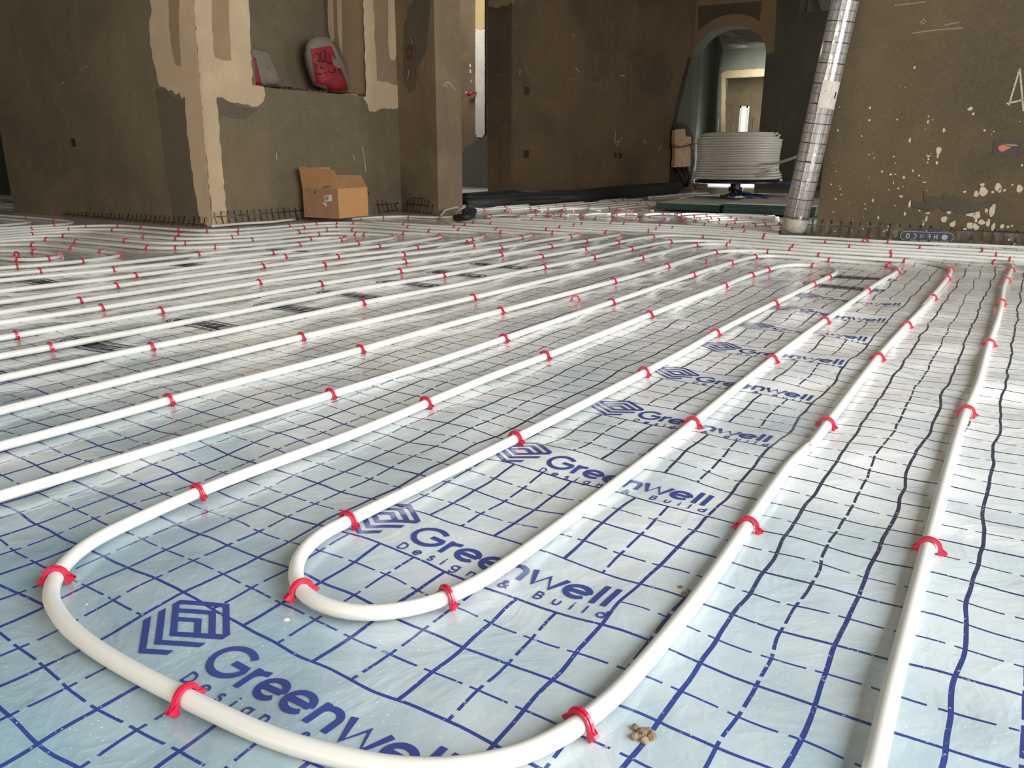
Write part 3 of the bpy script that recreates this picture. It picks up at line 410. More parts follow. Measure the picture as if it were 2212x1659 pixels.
# ---------------------------------------------------------------- the floor
rng = np.random.RandomState(5)
_tab = rng.rand(256, 256)
def vnoise(x, y):
    xi = np.floor(x).astype(int); yi = np.floor(y).astype(int); fx = x-xi; fy = y-yi
    fx = fx*fx*(3-2*fx); fy = fy*fy*(3-2*fy)
    g = lambda a, b: _tab[a % 256, b % 256]
    return (g(xi, yi)*(1-fx)+g(xi+1, yi)*fx)*(1-fy)+(g(xi, yi+1)*(1-fx)+g(xi+1, yi+1)*fx)*fy
def floor_h(x, y):
    x = np.asarray(x, float); y = np.asarray(y, float)
    a = vnoise(x*7.5+40, y*6.0+80)-.5; b = vnoise((x*.8+y*.6)*13+9, (y*.8-x*.6)*9+31)-.5; c = vnoise(x*26+3, y*22+7)-.5
    amp = .45+1.1*vnoise(x*1.3+90, y*1.3+17)
    amp = amp*np.clip(.35+np.hypot(x, y)*.36, .35, 1.35)
    amp = amp*np.clip((7.5-y)/1.5, .1, 1)
    h = (a*.0100+b*.0066+c*.0014)*amp
    return np.clip(h, -.005, .0065)
def fine_axis(lo, f0, f1, hi, step, big):
    a = list(np.arange(f0, f1, step)); pre = list(np.arange(lo, f0, big)); post = list(np.arange(f1, hi+big, big))
    return np.array(pre+a+post)
gx = fine_axis(-13, -3.6, .9, 2.5, .018, .4); gy = fine_axis(-4, 0.05, 4.6, 19, .018, .3)
GXX, GYY = np.meshgrid(gx, gy, indexing='ij')
GZ = floor_h(GXX, GYY)
inside = (GXX > -4.5) & (GXX < 1.2) & (GYY > -.5) & (GYY < 6)
GZ = np.where(inside, GZ, 0)
nx, ny = len(gx), len(gy)
fm = bpy.data.meshes.new('floor')
verts = np.stack([GXX.ravel(), GYY.ravel(), GZ.ravel()], 1)
idx = np.arange(nx*ny).reshape(nx, ny)
quads = np.stack([idx[:-1, :-1].ravel(), idx[1:, :-1].ravel(), idx[1:, 1:].ravel(), idx[:-1, 1:].ravel()], 1)
fm.vertices.add(len(verts)); fm.vertices.foreach_set('co', verts.ravel())
fm.loops.add(quads.size); fm.loops.foreach_set('vertex_index', quads.ravel())
fm.polygons.add(len(quads)); fm.polygons.foreach_set('loop_start', np.arange(0, quads.size, 4)); fm.polygons.foreach_set('loop_total', np.full(len(quads), 4))
fm.update(calc_edges=True); fm.polygons.foreach_set('use_smooth', np.ones(len(quads), bool))
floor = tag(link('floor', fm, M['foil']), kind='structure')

# ---- prints lying in the foil
def flat_print(name, polys, mat, parent, lift=.0007, sub=.012):
    """flat printed shapes (lists of xy outlines) laid onto the rippled sheet"""
    bm = bmesh.new()
    for p in polys:
        vs = [bm.verts.new((q[0], q[1], 0)) for q in p]
        try: bm.faces.new(vs)
        except ValueError: pass
    bmesh.ops.triangulate(bm, faces=bm.faces[:])
    for it in range(4):
        es = [e for e in bm.edges if e.calc_length() > sub]
        if not es: break
        bmesh.ops.subdivide_edges(bm, edges=es, cuts=1); bmesh.ops.triangulate(bm, faces=[f for f in bm.faces if len(f.verts) > 3])
    co = np.array([v.co[:] for v in bm.verts]); h = floor_h(co[:, 0], co[:, 1])
    for v, z in zip(bm.verts, h): v.co.z = float(z)+lift
    for f in bm.faces:
        if f.normal.z < 0: f.normal_flip()
    me = bpy.data.meshes.new(name); bm.to_mesh(me); bm.free()
    return link(name, me, mat, parent)
def ribbon(pts, w, closed=False):
    """outlines (quads) of a stroke of width w along 2D points"""
    P = [Vector((p[0], p[1])) for p in pts]; n = len(P); L = []; R = []
    for i in range(n):
        a = P[(i-1) % n] if closed or i else P[i]; b = P[(i+1) % n] if closed or i < n-1 else P[i]
        t = (b-a).normalized(); nn = Vector((-t.y, t.x))*w/2
        L.append(P[i]+nn); R.append(P[i]-nn)
    return [[L[i], R[i], R[(i+1) % n], L[(i+1) % n]] for i in range(n if closed else n-1)]
def arc(cx, cy, r, a0, a1, n=20, ry=None):
    ry = r if ry is None else ry
    return [(cx+r*math.cos(math.radians(a0+(a1-a0)*i/n)), cy+ry*math.sin(math.radians(a0+(a1-a0)*i/n))) for i in range(n+1)]
# geometric sans glyphs as strokes: (advance, [polylines]) in units of the x-height = 1, cap height 1.45
GL = {
 'G': (1.55, [arc(.72, .72, .66, 42, 360, 30)+[(.80, .72)]]),
 'r': (.62, [[(.14, 0), (.14, 1)], arc(.56, .52, .42, 88, 180, 8)]),
 'e': (1.08, [[(.92, .5), (.10, .5)], arc(.5, .5, .42, 0, 318, 26)]),
 'n': (1.02, [[(.14, 0), (.14, 1)], arc(.47, .56, .34, 180, 0, 12)+[(.81, 0)]]),
 'w': (1.42, [[(.02, 1), (.36, .06), (.68, .86), (1.0, .06), (1.34, 1)]]),
 'l': (.42, [[(.16, 0), (.16, 1.45)]]),
 'D': (1.2, [[(.14, 0), (.14, 1.4)], [(.14, 1.33), (.4, 1.33)]+arc(.42, .7, .6, 90, -90, 18, .63)+[(.14, .07)]]),
 's': (.78, [arc(.36, .73, .23, 20, 250, 12)+arc(.38, .26, .25, 80, -160, 12)]),
 'i': (.36, [[(.14, 0), (.14, 1)], [(.14, 1.25), (.14, 1.42)]]),
 'g': (1.08, [arc(.5, .5, .40, 0, 360, 26), [(.9, 1), (.9, -.1)]+arc(.5, -.08, .40, 0, -150, 12)]),
 '&': (1.3, [[(1.15, 0), (.35, .98)]+arc(.52, 1.12, .22, 200, -20, 10)+[(.3, .62)]+arc(.42, .34, .32, 130, 330, 12)+[(1.08, .7)]]),
 'B': (1.08, [[(.14, 0), (.14, 1.4)], [(.14, 1.34), (.45, 1.34)]+arc(.48, 1.03, .31, 90, -90, 10)+[(.14, .72)], [(.45, .72)]+arc(.52, .39, .33, 90, -90, 10)+[(.14, .06)]]),
 'u': (1.0, [[(.14, 1), (.14, .45)]+arc(.47, .42, .33, 180, 360, 12)+[(.80, 1)]]),
 'd': (1.06, [arc(.48, .5, .40, 0, 360, 26), [(.88, 0), (.88, 1.45)]]),
 ' ': (.9, []),
}
def text_polys(s, x, y, h, w, track=0.0, width=None):
    adv = sum(GL[c][0] for c in s)+track*(len(s)-1)
    sx = h if width is None else width/adv
    out = []; cx = 0
    for c in s:
        for pl in GL[c][1]: out += ribbon([(x+(cx+p[0])*sx, y+p[1]*h) for p in pl], w)
        cx += GL[c][0]+track
    return out
for k in range(-1, 8):
    Y0 = .6+.0130+.288*k-.0130
    sh, xs_ = ((0, -.573), (0, -.573), (.024, -.552))[k+1] if k < 2 else (.050, -.533)
    flat_print('printed_emblem', [[(a+sh, b+Y0) for a, b in p] for p in DATA['mark']], M['ink'], floor)
    flat_print('printed_lettering', text_polys('Greenwell', xs_, Y0+.040, .0290, .0068, .0, -.298-xs_), M['ink'], floor, .0008)
    flat_print('printed_small_lettering', text_polys('Design & Build', xs_+.004, Y0+.019, .0100, .0022, 1.05, -.298-xs_), M['ink'], floor, .0008)
# stadium shaped pipe brand prints between the runs to the left and at the far end of the logo column
def henco(cx, cy, mirror=False, ang=0, L=.27, H=.078):
    R = H/2
    def stad(l, r): return arc(l/2-r, 0, r, -90, 90, 10)+arc(-l/2+r, 0, r, 90, 270, 10)
    def tr(p): return [(cx+q[0]*math.cos(ang)-q[1]*math.sin(ang), cy+q[0]*math.sin(ang)+q[1]*math.cos(ang)) for q in p]
    flat_print('printed_oval', [tr(q) for q in ribbon(stad(L, R), .004, True)]+[tr(q) for q in ribbon(stad(L-.016, R-.008), .0025, True)]+[tr(stad(L-.034, R-.017))], M['ink_black'], floor, .0007)
    ser = lambda pls, x: [[(x+p[0]*.017, -.013+p[1]*.026) for p in pl] for pl in pls]
    A = {'H': [[(.1, 0), (.1, 1)], [(.8, 0), (.8, 1)], [(.1, .5), (.8, .5)]], 'E': [[(.8, 0), (.1, 0), (.1, 1), (.8, 1)], [(.1, .5), (.7, .5)]],
         'N': [[(.1, 0), (.1, 1), (.8, 0), (.8, 1)]], 'C': [arc(.5, .5, .42, 50, 310, 12, .5)], 'O': [arc(.45, .5, .4, 0, 360, 14, .5)]}
    pol = []
    for i, ch in enumerate('HENCO'):
        for pl in ser(A[ch], -.058+i*.033):
            pol += [tr([(-q[0], -q[1]) for q in quad]) for quad in ribbon(pl, .0046)]
    pol.append(tr([(-q[0], -q[1]) for q in arc(-.088, 0, .016, 0, 350, 16)]))
    flat_print('printed_oval_lettering', pol, M['ink_grey'], floor, .0011)
for y in (.70, .985, 1.275, 1.57, 1.83, 2.12, 2.41, 2.70): henco(-1.84, y)
for y in (2.93, 3.2): henco(-.52, y)
for y in (1.4, 1.98, 2.55): henco(-2.95, y)

# ---------------------------------------------------------------- walls
CL = 3.0
def jag(pts, amp, step):
    out = []
    for i in range(len(pts)):
        a = Vector(pts[i]); b = Vector(pts[(i+1) % len(pts)]); n = max(1, int((b-a).length/step))
        d = (b-a); nn = Vector((-d.y, d.x)).normalized() if d.length else Vector((0, 0))
        for k in range(n): out.append(a+d*(k/n)+nn*random.uniform(-amp, amp))
    return out
class Plane:
    """an upright wall face through A and B; pixels of the photograph are turned into points of it"""
    def __init__(s, A, B):
        s.A = Vector((*A, 0)); s.u = (Vector((*B, 0))-s.A).normalized(); s.n = Vector((s.u.y, -s.u.x, 0))
        if s.n.dot(EYE-s.A) < 0: s.n = -s.n
        s.a2, s.b2 = A, B
    def px(s, x, y): p = atp(x, y, s.a2, s.b2); return ((p-s.A).dot(s.u), p.z)
    def P(s, q, d=0): return s.A+s.u*q[0]+Vector((0, 0, q[1]))+s.n*d
    def patch(s, name, pix, mat, parent, d=.002, amp=.004, step=.02, uv=False, base=0.0):
        q = pix if uv else [s.px(*p) for p in pix]
        if amp: q = jag(q, amp, step)
        bm = bmesh.new(); lo = [bm.verts.new(s.P(v, base)) for v in q]; hi = [bm.verts.new(s.P(v, d)) for v in q]
        n = len(q)
        try: bm.faces.new(hi); 
        except ValueError: pass
        for i in range(n): bm.faces.new((lo[i], lo[(i+1) % n], hi[(i+1) % n], hi[i]))
        bmesh.ops.recalc_face_normals(bm, faces=bm.faces[:])
        bmesh.ops.triangulate(bm, faces=[f for f in bm.faces if len(f.verts) > 4])
        me = bpy.data.meshes.new(name); bm.to_mesh(me); bm.free(); return link(name, me, mat, parent)
    def strokes(s, name, pls, w, mat, parent, d=.0012, uv=False):
        mb = MB()
        for pl in pls:
            q = pl if uv else [s.px(*p) for p in pl]
            if len(q) > 2: q = [tuple(v)[:2] for v in catmull([Vector((a, b, 0)) for a, b in q], .03)]
            for quad in ribbon(q, w):
                vs = [s.P(v, d) for v in quad]; mb.add(vs, [(0, 1, 2, 3)])
        return mb.build(name, mat, parent)
def struct(name, mb, mat):
    return tag(mb.build(name, mat), kind='structure')

# left wall (faces the room), its end at a doorway
WL = Plane((-6.60, 3.03), (-4.238, 3.076))
b = MB(); b.prism([(-6.60, 3.03), (-4.238, 3.076), (-4.238, 3.36), (-6.60, 3.32)], -.01, CL)
wall_left = struct('wall_left', b, M['concrete'])
# inner left wall with the niche
W2 = Plane((-4.238, 3.0762), (-4.245, 4.856))
NY0, NY1, NZ0, NZ1, NXB = atX(537, 0, -4.243).y, 4.54, .851, 2.25, -4.665
b = MB()
b.prism([(-4.238, 3.0762), (-4.9, 3.36), (-4.9, 5.1), (-4.245, 5.1)], -.01, NZ0)
b.prism([(-4.238, 3.0762), (-4.9, 3.36), (-4.9, NY0), (-4.241, NY0)], NZ0, NZ1)
b.prism([(-4.244, NY1), (-4.9, NY1), (-4.9, 5.1), (-4.245, 5.1)], NZ0, NZ1)
b.prism([(-4.238, 3.0762), (-4.9, 3.36), (-4.9, 5.1), (-4.245, 5.1)], NZ1, CL)
b.prism([(NXB, NY0), (-4.9, NY0), (-4.9, NY1), (NXB, NY1)], NZ0, NZ1)
wall_in = struct('wall_left_inner', b, M['concrete'])
# pillar
PL = Plane((-4.245, 4.856), (-3.745, 4.70)); PR = Plane((-3.745, 4.70), (-3.745, 5.02))
b = MB(); b.prism([(-4.26, 4.86), (-3.745, 4.70), (-3.745, atX(998.6, 400, -3.745).y), (-4.3, 5.05)], -.01, CL)
pillar = struct('pillar', b, M['pillar'])
# scratched middle wall
WM = Plane((-5.01, 7.62), (-4.283, 11.1))
b = MB(); b.prism([(-5.01, 7.62), (-4.283, 11.1), (-4.6, 11.3), (-5.335, 7.62)], -.01, CL)
wall_mid = struct('wall_middle', b, M['concrete_m'])
# far wall with the round arch
AY = 11.1; FW = Plane((-4.283, AY), (3.9, AY))
ax, az, ar, arz = -3.781, 1.722, .503, .385
b = MB(); D = .30; XL, XR = -4.6, 2.35
def fwall(poly):
    n = len(poly); vs = [(x, AY, z) for x, z in poly]+[(x, AY+D, z) for x, z in poly]
    b.add(vs, [tuple(range(n)), tuple(range(2*n-1, n-1, -1))]+[((i+1) % n, i, n+i, n+(i+1) % n) for i in range(n)])
fwall([(XL, -.01), (ax-ar, -.01), (ax-ar, az), (XL, az)])
N = 28
top = [(ax-ar*math.cos(math.pi*i/N), az+arz*math.sin(math.pi*i/N)) for i in range(N+1)]
xs = [-4.6]+[t_[0] for t_ in top]
for i in range(N): fwall([top[i], top[i+1], (top[i+1][0], 2.19), (top[i][0], 2.19)])
fwall([(XL, az), (ax-ar, az), (ax-ar, 2.19), (XL, 2.19)])
RX = atY(1728, 10, AY).x
fwall([(ax+ar, -.01), (XR, -.01), (XR, 2.19), (ax+ar, 2.19)])
fwall([(XL, 2.19), (RX, 2.19), (RX, CL), (XL, CL)])
fwall([(RX, 2.7), (XR, 2.7), (XR, CL), (RX, CL)])
fwall([(-.8, 2.19), (XR, 2.19), (XR, 2.7), (-.8, 2.7)])
wall_far = struct('wall_far', b, M['concrete_w'])
# right wall
RW = Plane((-1.022, 4.723), (-.011, 4.888))
e = RW.P((3.35, 0)); s0 = RW.P((0, 0))
b = MB(); bk = -RW.n*.27
b.prism([(s0.x, s0.y), (e.x, e.y), (e.x+bk.x, e.y+bk.y), (s0.x+bk.x, s0.y+bk.y)], -.01, CL)
wall_right = struct('wall_right', b, M['concrete_r'])
# rooms behind and around
b = MB(); b.box((-13, 4.42, -.01), (-6.9, 4.62, CL)); wall_fl = struct('wall_far_left', b, M['concrete_w'])
b = MB()
y0 = 9.3
b.prism([(-7.6, y0), (atY(1048, 300, y0).x, y0), (atY(1048, 300, y0).x, y0+.2), (-7.6, y0+.2)], -.01, CL)
b.box((-7.8, 7.0, -.01), (-7.6, 9.5, CL)); b.box((-7.7, 5.1, -.01), (-4.9, 5.2, CL))
wall_hall = struct('wall_stair_hall', b, M['pillar'])
b = MB(); b.prism([(atY(1046, 300, y0+.05).x, y0+.03), (-4.7, y0+.03), (-4.7, y0+.25), (atY(1046, 300, y0+.05).x, y0+.25)], -.01, CL); struct('wall_stair_hall_end', b, M['concrete_w'])
HP = Plane((-7.6, y0), (-5, y0))
HP.patch('white_plaster_strip', [(1028, -30), (1048, -30), (1048, 62), (1040, 66), (1028, 62)], M['ochre'], wall_hall, .012, .003)
HP.patch('white_plaster_strip', [(1028, 62), (1040, 66), (1048, 60), (1048, 290), (1042, 297), (1031, 297), (1028, 288)], M['white_skim'], wall_hall, .012, .003)
# corridor beyond the arch
Y1 = 18.0; cxl = atY(1555, 200, Y1).x; cz = atY(1600, 105, Y1).z
b = MB(); b.prism([(ax-ar-.02, AY+D-.02), (cxl, Y1), (cxl-.3, Y1), (ax-ar-.4, AY+D-.02)], -.01, CL); struct('wall_corridor_left', b, M['concrete_w'])
b = MB(); b.prism([(ax+ar+.1, AY+D-.02), (-4.2, Y1), (-4.0, Y1), (ax+ar+.4, AY+D-.02)], -.01, CL); struct('wall_corridor_right', b, M['concrete_w'])
dz = atY(1600, 168, Y1).z; dx0 = atY(1567, 170, Y1).x; dx1 = -4.6
b = MB(); b.box((cxl-.3, Y1, -.01), (dx0, Y1+.2, CL)); b.box((dx0, Y1, dz), (dx1, Y1+.2, CL)); b.box((dx1, Y1, -.01), (-3.9, Y1+.2, CL))
wall_ce = struct('wall_corridor_end', b, M['concrete_w'])
CE = Plane((-7, Y1), (-4, Y1))
CE.patch('plaster_door_surround', [(1558, 405), (1558, 160), (1566, 153), (1660, 148), (1660, 165), (1568, 168), (1566, 405)], M['sand'], wall_ce, .01, .01, .1)
b = MB(); b.box((-9, Y1+1.6, -.01), (atY(1600, 200, Y1+1.6).x, Y1+1.8, CL)); b.box((atY(1622, 200, Y1+1.6).x, Y1+1.6, -.01), (-3, Y1+1.8, CL))
xa, xb_ = atY(1600, 200, Y1+1.6).x, atY(1622, 200, Y1+1.6).x; b.box((xa, Y1+1.6, atY(1610, 228, Y1+1.6).z), (xb_, Y1+1.8, CL))
struct('wall_beyond_corridor', b, M['maroon'] if False else M['concrete_m'])
b = MB(); xm = (xa+xb_)/2+.05; zz = atY(1610, 228, Y1+1.6).z
b.box((xa, Y1+1.65, 0), (xa+.03, Y1+1.7, zz)); b.box((xm-.02, Y1+1.65, 0), (xm+.02, Y1+1.7, zz)); b.box((xa, Y1+1.65, .42), (xm, Y1+1.7, .5)); b.box((xa, Y1+1.65, zz-.05), (xb_, Y1+1.7, zz))
b.box((xm+.02, Y1+1.66, 0), (xb_, Y1+1.69, zz))
struct('window_1', b, M['white_skim'])
# ceilings
b = MB(); b.box((-13, -4, CL), (4, AY+D, CL+.1)); struct('ceiling', b, M['ceiling'])
b = MB(); b.box((-10, AY+D, cz), (-2, Y1+2.2, cz+.1)); cor = struct('ceiling_corridor', b, M['ceiling'])
b = MB()
for (x, y, r_) in ((1576, 72, 9), (1588, 77, 6), (1578, 94, 8), (1590, 98, 7), (1602, 100, 4), (1630, 89, 5), (1640, 92, 5)):
    p = atz(x, y, cz-.004)
    b.box((p.x-.10, p.y-.10, cz-.02), (p.x+.10, p.y+.10, cz-.001))
b.build('ceiling_panel_light', M['white_skim'], cor)
# outer shell of the building around the picture's rooms, with window openings for the daylight
b = MB()
b.box((-13.2, -4, -.01), (-13, 19, CL)); b.box((-13, 19.8, -.01), (-6.7, 20, CL)); b.box((-4.6, 19.8, -.01), (4, 20, CL)); b.box((-13, -4.2, -.01), (-3.4, -4, CL)); b.box((2.6, -4.2, -.01), (4.2, -4, CL))
b.box((-3.4, -4.2, -.01), (2.6, -4, .5)); b.box((-3.4, -4.2, 2.5), (2.6, -4, CL))
struct('wall_front', b, M['concrete'])
b = MB(); X = 2.3
b.box((X, -4, -.01), (X+.2, -.95, CL)); b.box((X, -.95, 2.3), (X+.2, 2.75, CL)); b.box((X, 2.75, -.01), (X+.2, 6.0, CL)); b.box((X, 6.0, 2.4), (X+.2, 8.6, CL)); b.box((X, 8.6, -.01), (X+.2, 19, CL)); b.box((X, -.95, -.01), (X+.2, 2.75, .2))
struct('wall_window_side', b, M['concrete'])

# ---- plaster patches, as trowelled on the walls
jg = dict(amp=.006, step=.03)
WL.patch('cream_plaster_patch', [(415, -40), (325, -40), (325, 0), (328, 22), (324, 45), (322, 62), (325, 95), (330, 125), (338, 160), (345, 186), (358, 189), (364, 196), (372, 193), (380, 204), (388, 200), (392, 210), (400, 209), (402, 240), (406, 300), (412, 340), (420, 400), (428, 450), (434, 482), (458, 491), (437, 245)], M['cream'], wall_left, **jg)
WL.patch('sand_base_coat_strip', [(364, -40), (389, -40), (388, 60), (392, 145), (380, 140), (371, 100), (367, 50)], M['sand'], wall_left, d=.0035, base=.0015, amp=.003, step=.03)
WL.patch('damp_and_shade_patch', [(335, 192), (352, 190), (372, 206), (384, 212), (398, 218), (405, 300), (414, 380), (424, 440), (430, 480), (375, 478), (362, 400), (345, 260)], M['damp'], wall_left, d=.0012, **jg)
W2.patch('cream_plaster_patch', [(415, -40), (537, -40), (540, 80), (545, 184), (568, 188), (573, 205), (568, 222), (556, 231), (535, 227), (505, 222), (480, 212), (466, 210), (467, 222), (472, 260), (478, 330), (482, 380), (487, 440), (489, 486), (460, 491), (437, 245)], M['cream'], wall_in, **jg)
W2.patch('sand_base_coat_strip', [(455, -40), (494, -40), (495, 60), (499, 131), (480, 131), (462, 122), (458, 60)], M['sand'], wall_in, d=.0035, base=.0015, amp=.003, step=.03)
W2.patch('cream_plaster_patch', [(783, -40), (805, -40), (808, 60), (814, 174), (862, 184), (866, 200), (864, 232), (850, 236), (838, 235), (822, 236), (810, 240), (798, 240), (794, 226), (786, 215), (784, 209), (791, 209)], M['cream'], wall_in, **jg)
W2.patch('sand_base_coat_strip', [(804, -40), (859, -40), (860, 60), (861, 184), (813, 175), (808, 80)], M['sand'], wall_in, d=.0018, amp=.003, step=.03)
W2.patch('cream_plaster_strip', [(838, -40), (858, -40), (858, 110), (852, 131), (842, 128), (838, 90)], M['cream'], wall_in, d=.0035, base=.0015, amp=.003, step=.03)
W2.patch('damp_and_shade_patch', [(468, 212), (480, 214), (505, 226), (535, 231), (560, 236), (530, 258), (476, 252)], M['damp'], wall_in, d=.0012, **jg)
NJ = Plane((-4.9, NY1-.0005), (-4.245, NY1-.0005))
NJ.patch('niche_side_plaster', [(707, -60), (783, -60), (790, 205), (764, 201), (740, 196), (735, 150), (714, 100)], M['sand'], wall_in, d=.003, amp=.002)
NJ.patch('niche_side_cream_strip', [(708, -60), (718, -60), (722, 90), (716, 90), (709, 60)], M['cream'], wall_in, d=.005, base=.002, amp=.002)
NJ.patch('niche_side_cream_strip', [(727, -60), (737, -60), (740, 120), (734, 100), (730, 60)], M['cream'], wall_in, d=.005, base=.002, amp=.002)
PL.patch('damp_and_shade_patch', [(872, 60), (885, 10), (915, -20), (935, -20), (925, 60), (922, 110), (912, 130), (902, 150), (898, 190), (885, 202), (872, 180)], M['damp'], pillar, d=.0015, **jg)
WM.patch('damp_and_shade_patch', [(1490, 124), (1478, 170), (1466, 220), (1456, 268), (1470, 262), (1482, 270), (1492, 290), (1495, 240), (1495, 130)], M['concrete_w'], wall_mid, d=.0015, **jg)  # olive colour paints in the unlit wall right of the groove
WM.patch('dark_groove', [(1487, 123), (1493, 125), (1480, 180), (1466, 240), (1460, 268), (1452, 268), (1462, 220), (1474, 170)], M['box_dark'], wall_mid, d=.003, amp=.002)
WM.patch('broken_out_hole', [(1450, 275), (1452, 268), (1468, 264), (1482, 270), (1492, 284), (1500, 300), (1497, 340), (1492, 402), (1444, 404), (1448, 360)], M['box_dark'], wall_mid, d=.004, **jg)
ME = Plane((-5.335, 7.62), (-5.01, 7.62))
ME.patch('ragged_plaster_edge', [(1056, -20), (1112, -20), (1110, 10), (1104, 6), (1098, 12), (1086, 12), (1076, 17), (1070, 18), (1062, 14), (1056, 14)], M['sand'], wall_mid, d=.012, amp=.006, step=.03)
WM.patch('corner_plaster_band', [(1107, -20), (1121, -20), (1122, 130), (1120, 415), (1106, 419)], M['sand'] if False else M['concrete_m'], wall_mid, d=.003, amp=.003)
# patch round the arch
apx = [(1493, -30), (1490, 60), (1486, 124), (1500, 132)]
arcw = [FW.px(1500, 132)]+[((ax-ar*math.cos(math.pi*i/24))-FW.A.x, az+arz*math.sin(math.pi*i/24)) for i in range(1, 25)]
ol = [FW.px(1672, 112), FW.px(1674, 80), FW.px(1679, -30)]
FW.patch('plaster_round_arch', [FW.px(*p) for p in apx[:3]]+arcw+ol, M['sand'], wall_far, d=.004, amp=.0, uv=True)
pa, pb = .60, .53
def onarc(px_, y_):
    dx = FW.px(px_, y_)[0]+FW.A.x-ax; c = max(-1, min(1, dx/pa)); return math.acos(c)
aL, aR = onarc(1509, 62), onarc(1641, 50)
inner = [FW.px(1508, 13), FW.px(1646, 2)]+[(ax+pa*math.cos(aR+(aL-aR)*i/16)-FW.A.x, az+pb*math.sin(aR+(aL-aR)*i/16)) for i in range(17)]
FW.patch('brown_base_coat_panel', inner, M['damp'], wall_far, d=.006, base=.003, amp=.004, step=.05, uv=True)

# ---- scratches, chalk marks and splashes
wt = lambda pl: [[(1060+x*.19892, 50+y*.19892) for x, y in p] for p in pl]
WM.strokes('chalk_scratches', wt([[(1012, 320), (1000, 430), (990, 560), (1010, 670), (1050, 690)], [(1245, 330), (1265, 430), (1275, 560), (1262, 680), (1215, 722), (1190, 715), (1228, 600)], [(1295, 340), (1305, 500), (1318, 640), (1327, 760)], [(1420, 345), (1450, 430), (1470, 560), (1460, 700), (1415, 765), (1372, 710), (1368, 660), (1385, 630)], [(1528, 400), (1532, 560), (1530, 720), (1522, 850)], [(1395, 690), (1395, 780), (1360, 900), (1305, 1025)], [(830, 600), (845, 730), (862, 880), (875, 950)], [(1130, 510), (1090, 600), (1080, 680)], [(1075, 645), (1120, 665), (1180, 665), (1228, 600)], [(1210, 640), (1170, 710), (1155, 770)], [(830, 605), (890, 610), (970, 565), (1000, 540)], [(685, 265), (640, 320), (630, 370), (645, 425)], [(820, 220), (765, 350)], [(370, 400), (375, 470), (405, 540), (440, 580)], [(1895, 600), (1900, 700), (1945, 740), (1955, 830)], [(1910, 545), (1940, 600), (1900, 670)], [(1990, 580), (2000, 690), (2030, 750)], [(1970, 620), (1975, 700), (1945, 690), (1960, 640), (1975, 620)]]), .006, M['chalk_faint'], wall_mid)
WM.strokes('chalk_marks', wt([[(920, 480), (965, 535)], [(1410, 568), (1460, 572)], [(1355, 1170), (1350, 1290)], [(1345, 1290), (1385, 1300), (1360, 1340)], [(1375, 1265), (1395, 1295)], [(1820, 1385), (1835, 1350), (1852, 1332)], [(240, 495), (315, 500), (312, 550), (240, 545)], [(1405, 1280), (1425, 1240)]]), .011, M['chalk'], wall_mid)
WM.strokes('chalk_marks', wt([[(1655, 1310), (1670, 1270), (1690, 1310)], [(880, 130), (915, 133)]]), .03, M['chalk_faint'], wall_mid)
ME.strokes('chalk_marks', [[(1070, 120), (1090, 160)], [(1078, 215), (1085, 235)], [(1068, 163), (1088, 163)]], .005, M['chalk_faint'], wall_mid)
PR.strokes('chalk_marks', [[(957, 188), (962, 179), (970, 179), (977, 186), (983, 196)], [(964, 188), (966, 184)]], .007, M['chalk'], pillar)
WL.strokes('trowel_scuff', [[(131, 184), (150, 167), (172, 150), (190, 143)], [(140, 175), (160, 158), (178, 150)], [(291, 215), (289, 205), (294, 198)]], .012, M['chalk_faint'], wall_left)
W2.strokes('chalk_marks', [[(782, 316), (787, 340), (790, 372)], [(597, 330), (598, 345)], [(762, 334), (767, 347)]], .006, M['chalk'], wall_in)
RW.strokes('chalk_letter', [[(2179, 228), (2192, 185), (2203, 148)], [(2203, 148), (2206, 185), (2211, 240)], [(2174, 224), (2192, 220), (2210, 215)]], .008, M['chalk'], wall_right)
RW.strokes('chalk_lines', [[(1970, 72), (2020, 65), (2080, 60)], [(1932, 12), (2000, 4)], [(2040, 54), (2072, 48)], [(1988, 50), (1995, 41), (2001, 46), (1992, 52)]], .006, M['chalk_faint'], wall_right)
